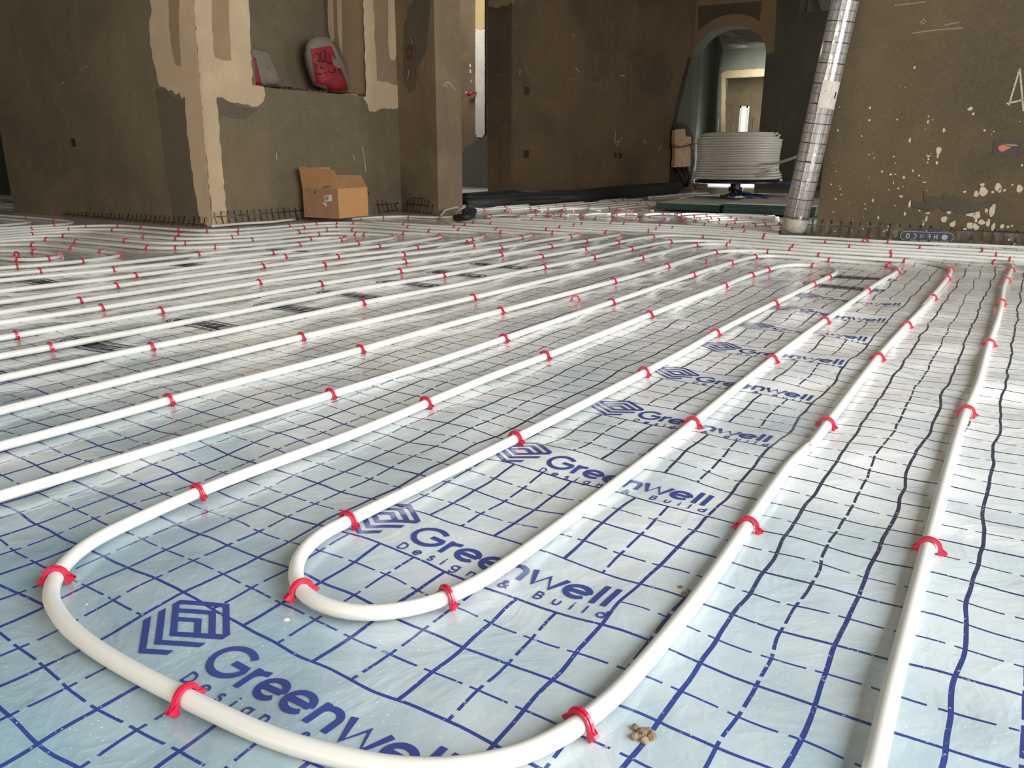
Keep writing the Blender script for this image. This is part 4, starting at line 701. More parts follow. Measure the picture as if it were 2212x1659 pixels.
# splashes of plaster on the right wall (crop scale .24116 from 1850,100)
spl = []
def blob(cx, cy, rx, ry, n=12):
    c = RW.px(1850+cx*.24116, 100+cy*.24116); k = .24116*.00272
    ph = random.random()*6
    return [(c[0]+rx*k*math.cos(a)*(1+.18*math.sin(3*a+ph)), c[1]+ry*k*math.sin(a)*(1+.18*math.cos(2*a+ph))) for a in [2*math.pi*i/n for i in range(n)]]
for cx, cy, rx, ry in [(736, 935, 18, 34), (728, 985, 7, 20), (1020, 560, 18, 14), (1046, 605, 10, 10), (783, 752, 10, 16), (520, 190, 8, 10), (785, 1550, 22, 28), (862, 1595, 20, 24), (1078, 1512, 26, 30), (1135, 1300, 30, 36), (1072, 1322, 18, 22), (1128, 1240, 16, 13), (1268, 1262, 24, 30), (1285, 1285, 12, 22), (1220, 1305, 12, 9), (1327, 1290, 10, 12), (1218, 1470, 20, 52), (1162, 1470, 12, 18), (1015, 1605, 22, 30), (1060, 1620, 28, 30), (1120, 1575, 26, 18), (1180, 1580, 14, 28), (1225, 1620, 13, 35), (1305, 1612, 14, 20), (1357, 1618, 10, 12), (970, 1303, 12, 10), (478, 842, 9, 18), (640, 677, 7, 14), (477, 1412, 10, 26), (424, 1175, 10, 12), (230, 1123, 9, 9), (562, 1158, 8, 8), (505, 1115, 7, 10), (645, 985, 12, 10), (1147, 753, 9, 9), (400, 1345, 14, 10), (148, 1380, 8, 13), (640, 1495, 18, 8), (1020, 1505, 38, 18), (830, 1487, 16, 14), (610, 1218, 14, 7), (720, 1044, 9, 14), (626, 1545, 9, 24), (600, 1590, 7, 16), (434, 1500, 8, 14), (195, 1535, 8, 12), (1460, 1275, 22, 30), (970, 1637, 16, 10)]:
    spl.append(blob(cx, cy, rx, ry))
bm = bmesh.new()
for q in spl:
    lo = [bm.verts.new(RW.P(v, 0)) for v in q]; hi = [bm.verts.new(RW.P(v, .0025)) for v in q]; bm.faces.new(hi)
    for i in range(len(q)): bm.faces.new((lo[i], lo[(i+1) % len(q)], hi[(i+1) % len(q)], hi[i]))
bmesh.ops.recalc_face_normals(bm, faces=bm.faces[:]); me = bpy.data.meshes.new('plaster_splashes'); bm.to_mesh(me); bm.free()
link('plaster_splashes', me, M['splat'], wall_right)
rwp = [(490, 1395), (530, 1390), (575, 1405), (620, 1410), (600, 1330), (605, 1300), (650, 1355), (700, 1345), (760, 1360), (790, 1320), (815, 1345), (880, 1335), (920, 1345), (960, 1370), (1030, 1385), (1100, 1400), (1160, 1395), (1200, 1380), (1270, 1350), (1280, 1370), (1200, 1430), (1130, 1470), (1060, 1490), (980, 1500), (900, 1490), (850, 1475), (790, 1480), (740, 1440), (680, 1470), (620, 1475), (570, 1455), (500, 1430)]
RW.patch('dark_mortar_smear', [(1850+x*.24116, 100+y*.24116) for x, y in rwp], plaster('wet_mortar', (.080, .066, .040), (.055, .046, .029), 9), wall_right, d=.005, amp=.0025, step=.012)

# ---------------------------------------------------------------- film turned up at the foot of the walls
def film_strip(name, plane, u0, u1, ztop, label, phase=0, d=.012, parent=None, group='grid printed film turned up the walls'):
    n = max(4, int((u1-u0)/.04)); vs = []; fs = []; uvs = []
    rows = 5
    for i in range(n+1):
        u = u0+(u1-u0)*i/n; zt = ztop(i/n)
        for j in range(rows):
            f = j/(rows-1)
            dd = d*(1-f)**2*2.2+.004+.003*math.sin(i*1.3+j)
            vs.append(plane.P((u, zt*f+.002), dd)); uvs.append((u+phase, zt*f))
    for i in range(n):
        for j in range(rows-1):
            a = i*rows+j; fs.append((a, a+rows, a+rows+1, a+1))
    me = bpy.data.meshes.new(name); me.from_pydata([tuple(v) for v in vs], [], fs); me.update()
    uvl = me.uv_layers.new(name='grid')
    for lp in me.loops: uvl.data[lp.index].uv = uvs[lp.vertex_index]
    o = link(name, me, M['edge_film'], smooth=True)
    sm = o.modifiers.new('thick', 'SOLIDIFY'); sm.thickness = .0006
    return tag(o, label, 'plastic film', group)
film_strip('edge_film', RW, -.06, 1.2, lambda f: .098-.028*f, 'grid printed film turned up the foot of the splashed wall with an oval logo', .02)
f2 = W2.px(459, 490)[0]; f3 = W2.px(668, 478)[0]
film_strip('edge_film', W2, f2+.01, f3, lambda f: .098 if f < .28 else (.092 if f < .62 else .1-.05*(f-.6)), 'torn grid printed film turned up behind the carton wall near the cream corner', .03)
film_strip('edge_film', W2, W2.px(806, 470)[0], 1.74, lambda f: .085+.02*math.sin(f*6), 'crumpled grid printed film beside the carton, under the niche wall end', .0)
film_strip('edge_film', PL, .02, .50, lambda f: .10*(1-(2*f-1)**4)+.02, 'bulging grid printed film at the foot of the pillar', .0)
film_strip('edge_film', WL, WL.px(140, 470)[0], 2.33, lambda f: .035+.03*f, 'low grid printed film along the foot of the wall by the cream corner', .0)
# oval logo on the turned-up film
ov = [o for o in COL.objects if o.name == 'edge_film'][0]
def wallprint(name, polys, mat, d):
    mb = MB()
    for p in polys: mb.add([RW.P(v, d) for v in p], [tuple(range(len(p)))])
    return mb.build(name, mat, ov)
oc = RW.px(2001, 511); OL = .265; OR = .0275
def stad(l, r): return [(oc[0]+x, oc[1]+z+.002) for x, z in arc(l/2-r, 0, r, -90, 90, 10)+arc(-l/2+r, 0, r, 90, 270, 10)]
wallprint('printed_oval', [stad(OL, OR)], M['ink_black'], .0205)
wallprint('printed_oval_ring', ribbon(stad(OL-.008, OR-.004), .0025, True), M['ink_grey'], .0212)
A5 = {'H': [[(.1, 0), (.1, 1)], [(.8, 0), (.8, 1)], [(.1, .5), (.8, .5)]], 'E': [[(.8, 0), (.1, 0), (.1, 1), (.8, 1)], [(.1, .5), (.7, .5)]], 'N': [[(.1, 0), (.1, 1), (.8, 0), (.8, 1)]], 'C': [arc(.5, .5, .42, 50, 310, 12, .5)], 'O': [arc(.45, .5, .4, 0, 360, 14, .5)]}
pol = []
for i, ch in enumerate('HENCO'):
    for pl in A5[ch]:
        q = [(oc[0]-(-.052+i*.034+p[0]*.018), oc[1]+.002-(-.012+p[1]*.024)) for p in pl]
        pol += ribbon(q, .0048)
pol.append([(oc[0]+.086+.015*math.cos(a*.4), oc[1]+.002+.014*math.sin(a*.4)) for a in range(16)])
wallprint('printed_oval_lettering', pol, M['ink_grey'], .0218)

# ---------------------------------------------------------------- pipes and clips
PR_ = .0082
def make_pipe(name, pts, label, z=None, step=.03, seg=12, group='white floor heating pipes', r=PR_):
    P = catmull([(p[0], p[1], PR_+.0015 if len(p) < 3 else p[2]) for p in pts], step)
    n = len(P); s = 0; vs = []; uvl = []; prev = None
    for i, p in enumerate(P):
        a = P[max(i-1, 0)]; b_ = P[min(i+1, n-1)]; t = (b_-a).normalized()
        if i: s += (p-P[i-1]).length
        x = Vector((t.y, -t.x, 0)).normalized()       # to the side
        y = x.cross(t) if x.cross(t).z > 0 else t.cross(x)
        toward = 1 if x.dot(Vector((-p.x, -p.y, 0))) > 0 else -1
        for k in range(seg):
            a_ = 2*math.pi*k/seg
            vs.append(tuple(p+(x*math.cos(a_)+y*math.sin(a_))*r)); 
        uvl.append((s, toward))
    fs = []; luv = []
    for i in range(n-1):
        for k in range(seg):
            a = i*seg+k; b_ = i*seg+(k+1) % seg
            fs.append((a, b_, b_+seg, a+seg))
            # v: 1.0 marks the upper side that faces the room centre
            def vv(kk, tw):
                ang = 360*kk/seg
                if tw < 0: ang = 180-ang
                return 1+((ang-35+180) % 360-180)/90
            k0, k1 = k, k+1
            v0, v1 = vv(k0, uvl[i][1]), vv(k1, uvl[i][1])
            if abs(v0-v1) > 1: v0 = v1 = 3
            luv += [(uvl[i][0], v0), (uvl[i][0], v1), (uvl[i+1][0], v1), (uvl[i+1][0], v0)]
    fs.append(tuple(range(seg))[::-1]); luv += [(0, 3)]*seg
    fs.append(tuple((n-1)*seg+k for k in range(seg))); luv += [(0, 3)]*seg
    me = bpy.data.meshes.new(name); me.from_pydata(vs, [], fs); me.update()
    ul = me.uv_layers.new(name='along'); ul.data.foreach_set('uv', np.array(luv, float).ravel())
    o = link(name, me, M['pipe'], smooth=True)
    return tag(o, label, 'pipe', group)

def clip_mesh():
    R0, R1, cz_ = .0091, .0126, .0100
    half = [(R0*math.cos(a), cz_+R0*math.sin(a)) for a in [math.radians(90-15*i) for i in range(7)]]+[(R0, .0005)]
    out = [(R1*math.cos(a), cz_+R1*math.sin(a)) for a in [math.radians(90-15*i) for i in range(6)]]+[(R1+.0006, .0100), (.0168, .0088), (.0192, .0068), (.0178, .0054), (.0150, .0046), (.0138, .0005)]
    poly = out+half[::-1]                       # right half, from the crown down the outside and back up the inside
    left = [(-x, z) for x, z in poly]
    bm = bmesh.new()
    def band(o_, i_, hw):
        # quads between outer and inner contour
        n = len(o_); m_ = len(i_)
        res = []
        for k in range(n):
            j = min(m_-1, round(k*(m_-1)/(n-1))); res.append((o_[k], i_[j]))
        for sgn in (1, -1):
            V = []
            for (a, c) in res:
                V.append([bm.verts.new((x, sgn*q[0], q[1])) for x, q in ((-hw, a), (hw, a), (hw, c), (-hw, c))])
            for k in range(n-1):
                for e_ in range(4):
                    f = (V[k][e_], V[k][(e_+1) % 4], V[k+1][(e_+1) % 4], V[k+1][e_])
                    if len({tuple(round(c_, 6) for c_ in v.co) for v in f}) > 2:
                        bm.faces.new(f)
            bm.faces.new(V[-1])
    band(out, half, .0027)
    rib = [(x*1.0+(.0012 if i < 7 else 0)*(x/.0132), z+(.0012*max(0, (z-cz_)/.0132) if i < 7 else 0)) for i, (x, z) in enumerate(out)]
    band([(x, z) for x, z in rib], half, .0011)
    bmesh.ops.remove_doubles(bm, verts=bm.verts[:], dist=1e-6)
    bmesh.ops.recalc_face_normals(bm, faces=bm.faces[:])
    me = bpy.data.meshes.new('pipe_clip'); bm.to_mesh(me); bm.free(); me.materials.append(M['red'])
    for p in me.polygons: p.use_smooth = False
    return me
CLIP = clip_mesh()
ORD = 'first second third fourth fifth sixth seventh eighth ninth tenth eleventh twelfth thirteenth fourteenth fifteenth sixteenth seventeenth eighteenth nineteenth twentieth'.split()
def clip(x, y, a, label, tilt=0):
    o = bpy.data.objects.new('pipe_clip', CLIP); COL.objects.link(o)
    o.location = (x, y, 0); o.rotation_euler = (0, tilt, a)
    return tag(o, label, 'pipe clip', 'red clips holding the pipes down')

PIPE_INFO = {  # key: (pipe label, short name for its clips, end the clips are counted from)
'p1': ('white pipe outermost on the open printed film, turning at the splashed wall', 'the outermost pipe on the open film', 'its near end'),
'spiral': ('white heating pipe doubling back in a wide and a small bend across the printed logos', '', ''),
'rowd': ('white pipe joining the wall row just outside the spiral pipe, bending by the film roll', 'the second pipe outside the spiral pipe', 'the splashed wall'),
'rowc': ('white pipe of the wall row bending past the roll foot, third outside the spiral pipe', 'the third pipe outside the spiral pipe', 'the splashed wall'),
'rowb': ('white pipe running from the splashed wall foot to the black sleeve by the pillar', 'the pipe reaching the black sleeve', 'the splashed wall'),
'rowa': ('white pipe closest to the oval logo at the splashed wall foot', 'the pipe closest to the oval wall logo', 'the splashed wall'),
's12': ('white pipe with the hairpin bend nearest the film roll, last of the bend row', 'the hairpin pipe nearest the film roll', 'the pillar'),
's11': ('white pipe with the second hairpin bend from the film roll, starting at the carton', 'the second hairpin pipe from the film roll', 'the carton'),
's10': ('white pipe with the third hairpin bend from the film roll', 'the third hairpin pipe from the film roll', 'its front run'),
's9': ('white pipe with the fourth hairpin bend from the film roll', 'the fourth hairpin pipe from the film roll', 'its back run'),
's8': ('white pipe with the fifth hairpin bend from the film roll', 'the fifth hairpin pipe from the film roll', 'its back run'),
's7': ('white pipe with the sixth hairpin bend from the film roll, in front of the carton', 'the sixth hairpin pipe from the film roll', 'its back run'),
's6': ('white pipe with the innermost hairpin bend, directly before the cardboard carton', 'the innermost hairpin pipe before the carton', 'its back run'),
'loopl': ('white pipe with a pointed bend before the left wall, around the smaller loop', 'the pointed loop before the dim left wall', 'its back run'),
'loopi': ('white pipe in the small rounded loop inside the pointed one', 'the small rounded loop', 'its back run'),
'h1': ('white pipe with a sharp tip touching the left wall foot', 'the sharp tipped pipe at the left wall', 'its back run'),
'h2': ('short white hairpin pipe tip by the left doorway', 'the doorway hairpin pipe', 'its back run'),
'walls': ('thin white pipe lying behind the film at the niche wall foot', '', ''),
'wallr': ('white pipe along the wall foot from the carton to the pillar', 'the pipe from the carton to the pillar', 'the carton'),
'ri': ('brownish white pipe in the middle of the packed row behind the hairpin bends', 'the middle packed pipe', 'the pillar'),
'rj': ('brownish white pipe at the back of the packed row before the short bright bends', 'the hindmost packed pipe', 'the pillar'),
'f1': ('thin far white pipe closest to the black tubes', 'the far pipe closest to the black tubes', 'the pillar'),
'f2': ('far white pipe second from the black tubes', 'the second far pipe from the black tubes', 'the pillar'),
'f3': ('far white pipe third from the black tubes', 'the third far pipe from the black tubes', 'the pillar'),
'f4': ('far white pipe fourth from the black tubes', 'the fourth far pipe from the black tubes', 'the pillar'),
'f5': ('far white pipe fifth from the black tubes', 'the fifth far pipe from the black tubes', 'the pillar'),
'f6': ('far white pipe sixth from the black tubes', 'the sixth far pipe from the black tubes', 'the pillar'),
'f7': ('far white pipe seventh from the black tubes', 'the seventh far pipe from the black tubes', 'the pillar'),
'f8': ('short far white pipe touching the green boards end', 'the far pipe touching the green boards', 'the pillar'),
'g1': ('far white pipe behind the green boards, left of the reel foot', 'the far pipe behind the green boards', 'the black tubes'),
'g2': ('far white pipe just behind the boards under the coil', 'the pipe just behind the boards', 'the black tubes'),
'g3': ('thin far pipe sloping away beside the reel post', 'the thin pipe beside the reel post', 'the reel'),
'g4': ('thin far pipe curving behind the reel post towards the film roll', 'the thin pipe behind the reel post', 'the reel'),
'ins1': ('white pipe coming out of the black tubes below the broken wall hole', '', ''),
'ins2': ('white pipe showing between the black tubes near the pillar', '', ''),
'ins3': ('white pipe lying on the black tubes under the scratched wall', '', ''),
}
for i in range(1, 8):
    PIPE_INFO['sh%d' % i] = ('short bright pipe bend behind the packed row, %s from the pillar' % ORD[i-1], 'the %s short bend from the pillar' % ORD[i-1], 'its near side')
for i, k in enumerate(('sh8', 'sh9', 'sh10', 'sh11', 'sh12', 'sh13')):
    PIPE_INFO[k] = ('sunlit pipe bend before the green boards, %s in front of them' % ORD[i], 'the %s sunlit bend before the green boards' % ORD[i], 'its near side')
SECT = [(0, 6, "the spiral pipe's run nearest the carton, %s from its near end"), (6, 10, "the spiral pipe along the wall row, %s from the film roll"),
        (10, 17, "the spiral pipe's run beside the open film, %s from the far bend"), (17, 19, "the spiral pipe's wide near bend, %s from the open film"),
        (19, 26, "spiral pipe's fourth run from the open film, %s from the near bend"), (26, 27, "the spiral pipe's innermost far bend below the film roll"),
        (27, 34, "the spiral pipe's run touching the emblems, %s from the far bend"), (34, 36, "the spiral pipe's small near bend, %s from the emblems"),
        (36, 41, "the spiral pipe's run crossing the lettering, %s from the near end"), (41, 44, "the spiral pipe's second far stretch, %s from the open film"),
        (44, 49, "spiral pipe's fifth run from the open film, %s from the wall row")]
for k, d in DATA['pipes'].items():
    pts = d['p']; lab, short, frm = PIPE_INFO[k]
    dist = min(math.hypot(*p) for p in pts)
    if k == 'rowb': pts = pts[:-4]+[(*pts[-4], .012), (*pts[-3], .03), (*pts[-2], .05), (*pts[-1], .06)]
    if k == 's12': pts = [(*pts[0], .05), (*pts[1], .045), (*pts[2], .03)] + [(*q, z) for q, z in zip(pts[3:6], (.02, .014, .01))]+pts[6:]
    if k == 'walls': pts = [(*p, .018) for p in pts]
    if k.startswith('ins'): pts = [(*p, .055) for p in pts]
    make_pipe('heating_pipe', pts, lab, step=.025 if dist < 1.2 else .05, seg=16 if dist < 1.5 else 10)
    for i, (x, y, a) in enumerate(d['c']):
        if k == 'spiral':
            s_ = [s for s in SECT if s[0] <= i < s[1]][0]
            t_ = 'red clip on '+(s_[2] % ORD[i-s_[0]] if '%' in s_[2] else s_[2])
        else: t_ = 'red clip on %s' % short + ('' if len(d['c']) == 1 else ', %s from %s' % (ORD[i], frm))
        clip(x, y, a, t_)
LOOSE = [('loose red clip lying arch up between pipes before the wall row bend', .3), ('loose red clip lying on the film behind the eighth hairpin run', 1.2), ('loose red clip standing bright on the open film between two runs', 1.9), ('loose red clip lying inside the small rounded loop', .4), ('loose red clip fallen flat between the wall row pipes', 1.57)]
for (x, y), (lab, rz) in zip(DATA['loose'], LOOSE): tag(clip(x, y, rz, lab), group='loose red clips')

# ---------------------------------------------------------------- black insulation tubes along the scratched wall
def tube_obj(name, pix, z, r, mat, label, cat, group=None, seg=12, zs=None):
    P = [atz(x, y, z) for x, y in pix]
    if zs: P = [Vector((p.x, p.y, q)) for p, q in zip(P, zs)]
    mb = MB(); mb.tube(catmull(P, .08), r, seg); return tag(mb.build(name, mat, None, True), label, cat, group)
bt = 'black foam tubes along the scratched wall'
tube_obj('foam_tube', [(1003, 440), (1060, 437), (1150, 430), (1250, 427), (1330, 420), (1400, 413), (1462, 407)], .05, .055, M['black_foam'], 'black foam tube nearest the white pipes, front of the bundle by the scratched wall', 'pipe insulation', bt)
tube_obj('foam_tube', [(1003, 432), (1060, 427), (1110, 423), (1180, 425), (1240, 424), (1320, 415), (1400, 408), (1465, 403)], .06, .060, M['black_foam'], 'black foam tube touching the foot of the scratched wall, back of the bundle', 'pipe insulation', bt)
tube_obj('foam_tube', [(1006, 446), (1050, 443), (1120, 438), (1200, 434), (1270, 429), (1350, 421)], .03, .032, M['black_foam'], 'thin black foam tube in front of the bundle, reaching the pillar', 'pipe insulation', bt)
for (p0, p1, p2, lab) in (((1008, 447), (1000, 449), (986, 452), 'short black foam sleeve end holding the upper white pipe beside the pillar'), ((1022, 460), (1010, 468), (985, 470), 'bent black foam sleeve lying on the film beside the pillar')):
    A_ = [atz(*p0, .04), atz(*p1, .045), atz(*p2, .03)] if lab.startswith('bent') else [atz(1024, 456, .035), atz(1012, 456, .045), atz(1004, 458, .05)]
    mb = MB(); mb.tube(catmull(A_, .02), .023, 14, cap=True); mb.cyl(A_[-1]+(A_[-1]-A_[-2]).normalized()*.001, A_[-1]+(A_[-1]-A_[-2]).normalized()*.004, .012, 12)
    tag(mb.build('foam_sleeve', M['black_foam'], None, True), lab, 'pipe insulation', 'black foam sleeves by the pillar')

# ---------------------------------------------------------------- broken wall corner: offcut, conduits, wire
WMn = WM.n
def wm(x, y, d): u = WM.px(x, y); return WM.P(u, d)
bq = [(1447, 281), (1452, 279), (1460, 280), (1469, 279), (1470, 295), (1482, 296), (1481, 325), (1480, 358), (1462, 361), (1445, 361), (1448, 330), (1446, 300)]
o = WM.patch('foam_offcut', bq, M['wood'], None, d=.085, base=.035, amp=.004, step=.04)
tag(o, 'pale ragged foam offcut tied with dark wire at the broken wall corner', 'offcut')
mb = MB()
for dy in (0, 4): mb.tube(catmull([wm(1440, 312+dy, .10), wm(1448, 316+dy, .10), wm(1462, 318-dy*.3, .105), wm(1476, 315-dy*.4, .10), wm(1500, 309, .06)], .05), .008, 6)
tag(mb.build('binding_wire', M['maroon'], None, True), 'dark red wire wound round the pale offcut', 'wire')
for i, (q, lab) in enumerate((([(1484, 302), (1489, 312), (1488, 340), (1484, 370), (1487, 402)], 'grey conduit hanging beside the pale offcut, front one'), ([(1480, 312), (1484, 330), (1485, 350), (1480, 380), (1476, 406)], 'grey conduit hanging beside the pale offcut, back one'))):
    mb = MB(); mb.tube(catmull([wm(x, y, .08+.03*i) for x, y in q], .05), .018, 8); tag(mb.build('conduit', M['conduit'], None, True), lab, 'conduit', 'grey conduits at the broken wall corner')
mb = MB()
for (x0, y0, x1, y1) in ((1452, 362, 1458, 404), (1464, 362, 1462, 400), (1472, 362, 1470, 404)): mb.tube([wm(x0, y0, .06), wm((x0+x1)/2+4, (y0+y1)/2, .12), wm(x1, y1, .1)], .03, 8)
tag(mb.build('pipe_insulation_bundle', M['black_foam'], None, True), 'black insulated pipes dropping below the pale offcut to the floor', 'pipe insulation')
random.seed(11)
for i, (x, y) in enumerate(((1496, 402), (1503, 404), (1512, 406), (1520, 405), (1490, 408))):
    p = atz(x, y, .02); mb = MB(); mb.box((p.x-.05, p.y-.04, 0), (p.x+.04, p.y+.05, .05+.02*(i % 2)))
    tag(bevel(mb.build('mortar_lump', M['rubble']), .012), ('lump of rubble under the broken wall corner, %s from the grey conduits' % ORD[i]), 'rubble', 'rubble below the broken wall corner')

# ---------------------------------------------------------------- green foam boards
def quad_board(q, z0, z1, label):
    mb = MB(); mb.prism([tuple(p)[:2] for p in q], z0, z1)
    me = mb.mesh('foam_board'); o = link('foam_board', me, [M['green'], M['green_top']])
    me.polygons[1].material_index = 1
    bevel(o, .003)
    return tag(o, label, 'foam board', 'green foam boards under the pipe reel')
lz = .062
f = lambda x, y: atz(x, y, 0)
A0, A1 = f(1417, 455.5), f(1553, 462.5); B0, B1 = f(1560, 464), f(1760, 473)
dirb = Vector((-.10, .995, 0)); Ld = 1.25
r0 = .016
quad_board([A0, A1, A1+dirb*Ld, A0+dirb*Ld], r0, r0+.052, 'green foam board at the end touching the far white pipes')
quad_board([B0, B1, B1+dirb*Ld, B0+dirb*Ld], r0, r0+.034, 'lower green foam board nearest the film roll')
quad_board([B0+Vector((.006, .004, 0)), B1+Vector((0, .006, 0)), B1+dirb*(Ld-.01), B0+dirb*(Ld-.02)], r0+.0345, r0+.070, 'upper green foam board nearest the film roll')

# ---------------------------------------------------------------- reel stand and coil
RY = 7.32; rc = atY(1598, 388, RY); RC = Vector((rc.x-.035, RY, 0)); bz = r0+.07
z_lo = atY(1590, 387, RY).z; z_hi = atY(1592, 290, RY).z
st = empty('reel_stand', (RC.x, RC.y, 0), 'dark reel stand with blue legs standing on the green boards', 'reel stand')
def part(name, mb, mat, parent, smooth=False, lab=None):
    me = mb.mesh(name); o = link(name, me, mat, parent, smooth); o.matrix_parent_inverse = Matrix.Translation(parent.location).inverted() if parent.type == 'EMPTY' else Matrix.Identity(4)
    if lab: o['label'] = lab
    return o
mb = MB(); mb.cyl((RC.x, RC.y, z_lo-.03), (RC.x, RC.y, z_lo-.012), .37, 40); part('turntable', mb, M['dark_steel'], st)
mb = MB()
for (za, zb, r_) in ((bz-.005, bz+.03, .05), (bz+.03, z_lo-.10, .035), (z_lo-.11, z_lo-.07, .06), (z_lo-.07, z_lo-.03, .045)): mb.cyl((RC.x, RC.y, za), (RC.x, RC.y, zb), r_, 20)
part('post', mb, M['dark_steel'], st)
for i, (x, y, h, col) in enumerate(((1505, 437, 0, 'dark_steel'), (1540, 428, 0, 'dark_steel'), (1656, 431, 0, 'blue'), (1740, 432, 0, 'blue'), (1600, 447, 0, 'blue'))):
    p = atz(x, y, bz+.02); mb = MB(); a_ = Vector((RC.x, RC.y, bz+.085)); b_ = Vector((p.x, p.y, bz+.02)); b_ = RC+Vector((0, 0, bz+.02))+(b_-RC-Vector((0, 0, bz+.02))).normalized()*min(.5, (b_-RC).length)
    if i == 4: b_ = RC+Vector((.03, -.16, bz+.02))
    mb.tube([a_, a_.lerp(b_, .25)-Vector((0, 0, .045)), b_], .011, 8); mb.box((b_.x-.025, b_.y-.02, bz-.002), (b_.x+.025, b_.y+.02, bz+.03)); part('leg', mb, M[col], st, lab='dark leg' if col == 'dark_steel' else 'blue leg')
mb = MB(); mb.box((RC.x+.02, RC.y-.055, bz+.03), (RC.x+.05, RC.y-.045, bz+.11)); part('post_sticker', mb, M['label'], st, lab='pale sticker on the post')
mb = MB(); mb.box((RC.x+.36, RC.y-.015, z_lo-.035), (RC.x+.86, RC.y+.015, z_lo-.012)); part('arm', mb, M['blue'], st, lab='blue arm')
for (x, yt) in ((1552, 257), (1583, 268), (1628, 254)):
    p = atY(x, yt, RY+(.12 if x != 1583 else .25)); mb = MB(); mb.cyl((p.x, p.y, z_lo-.02), (p.x, p.y, p.z), .007, 8); part('upright', mb, M['steel'], st)
# the coil of white pipe
random.seed(3)
pts = []; turns = 18; z = z_lo+.001; n_t = 40
rad = []
for t in range(turns):
    f_ = t/(turns-1)
    r_ = .362-.012*f_+random.uniform(-.0015, .0015) if t > 3 else (.398, .388, .384, .372)[t]
    if f_ > .55: r_ += .035*(f_-.55)
    rad.append(r_)
zs_ = [z_lo-.002+(z_hi-z_lo-.03)*((t/(turns-1))**.97) for t in range(turns)]
for t in range(turns-1):
    for k in range(n_t):
        g = k/n_t; a = 2*math.pi*g; r_ = rad[t]*(1-g)+rad[t+1]*g; zz = zs_[t]*(1-g)+zs_[t+1]*g+.0012*math.sin(a*2+t*.7)
        pts.append(Vector((RC.x+r_*math.cos(a), RC.y+r_*math.sin(a), zz)))
for j, r_ in enumerate((.345, .325, .304, .282, .26)):
    for k in range(n_t):
        a = 2*math.pi*k/n_t; pts.append(Vector((RC.x+(r_-.02*k/n_t)*math.cos(a), RC.y+(r_-.02*k/n_t)*math.sin(a), z_hi-.012+.012*(j > 0)+.004*math.sin(a+j))))
mb = MB(); mb.tube(pts, .0112, 8)
# inner layers of the coil seen at its crown
for r_ in (.335, .312, .29):
    for zq in np.arange(z_lo+.01, z_hi-.03, .023): mb.tube([Vector((RC.x+r_*math.cos(2*math.pi*k/32), RC.y+r_*math.sin(2*math.pi*k/32), zq)) for k in range(32)], .0112, 6, closed=True)
coil = tag(mb.build('pipe_coil', M['pipe'], None, True), 'coil of white pipe wound in many turns on the reel stand', 'pipe coil')
c2 = MB()
tail = [Vector((RC.x+.372*math.cos(a), RC.y+.372*math.sin(a), z_lo+.14)) for a in (-1.9, -1.6, -1.3, -1.0, -.7)]+[atY(1675, 353, RY-.28), atY(1700, 346, RY-.32), atY(1745, 330, RY-.4), atY(1800, 312, RY-.4)]
c2.tube(catmull(tail, .05), .0115, 8)
lp = [Vector((RC.x+.378*math.cos(a), RC.y+.378*math.sin(a), z_lo+.07)) for a in (-1.8, -1.4, -1.0, -.75)]+[atY(1672, 362, RY-.2), atY(1680, 367, RY-.15), atY(1677, 372, RY-.2), atY(1662, 373, RY-.26), Vector((RC.x+.378*math.cos(-.9), RC.y+.378*math.sin(-.9), z_lo+.035)), Vector((RC.x+.378*math.cos(-1.5), RC.y+.378*math.sin(-1.5), z_lo+.035))]
c2.tube(catmull(lp, .04), .0115, 8)
link('loose_end', c2.mesh('loose_end'), M['pipe'], coil, True)

# ---------------------------------------------------------------- film roll leaning on the end of the right wall
p0 = atz(1712, 508, .012); p0 = Vector((p0.x, p0.y, .018)); RR = .068
ptop = atY(1826, 0, 4.585); axd = (ptop-p0).normalized(); RL = 1.62; p1 = p0+axd*RL
rx = axd.cross(Vector((0, 1, 0))).normalized(); ry = axd.cross(rx).normalized()
roll = empty('film_roll', p0, 'tall roll of grid printed film in clear wrap, leaning on the splashed wall end', 'film roll')
def RP(a, s, r=RR): return p0+axd*s+(rx*math.cos(a)+ry*math.sin(a))*r
def rcyl(name, prof, mat, seg=40, a0=0, a1=2*math.pi, uvs=True, lab=None, closed=True):
    vs = []; fs = []; uv = []
    m_ = len(prof)
    for i in range(seg+1):
        a = a0+(a1-a0)*i/seg
        for (s, r) in prof: vs.append(tuple(RP(a, s, r))); uv.append((a*RR, s))
    for i in range(seg):
        for j in range(m_-1):
            q = i*m_+j; fs.append((q, q+m_, q+m_+1, q+1))
    me = bpy.data.meshes.new(name); me.from_pydata(vs, [], fs); me.update(); ul = me.uv_layers.new(name='grid')
    for lp_ in me.loops: ul.data[lp_.index].uv = uv[lp_.vertex_index]
    o = link(name, me, mat, roll, True); o.matrix_parent_inverse = Matrix.Translation(p0).inverted()
    if lab: o['label'] = lab
    return o
rcyl('rolled_sheet', [(.075, .02), (.075, RR), (.4, RR+.0005), (.8, RR), (RL, RR), (RL, .02)], M['roll'])
rcyl('end_wrap', [(.010, .01), (.012, .03), (.014, .052), (.03, RR*.96), (.05, RR+.001), (.115-.025, RR+.0015)], M['frost'], lab='frosted film folded over the roll end')
rcyl('clear_wrap', [(-.002, .03), (.004, RR*.80), (.03, RR+.001), (.10, RR+.0035), (.5, RR+.003), (1.0, RR+.004), (RL, RR+.003)], M['clear'], lab='clear plastic wrap')
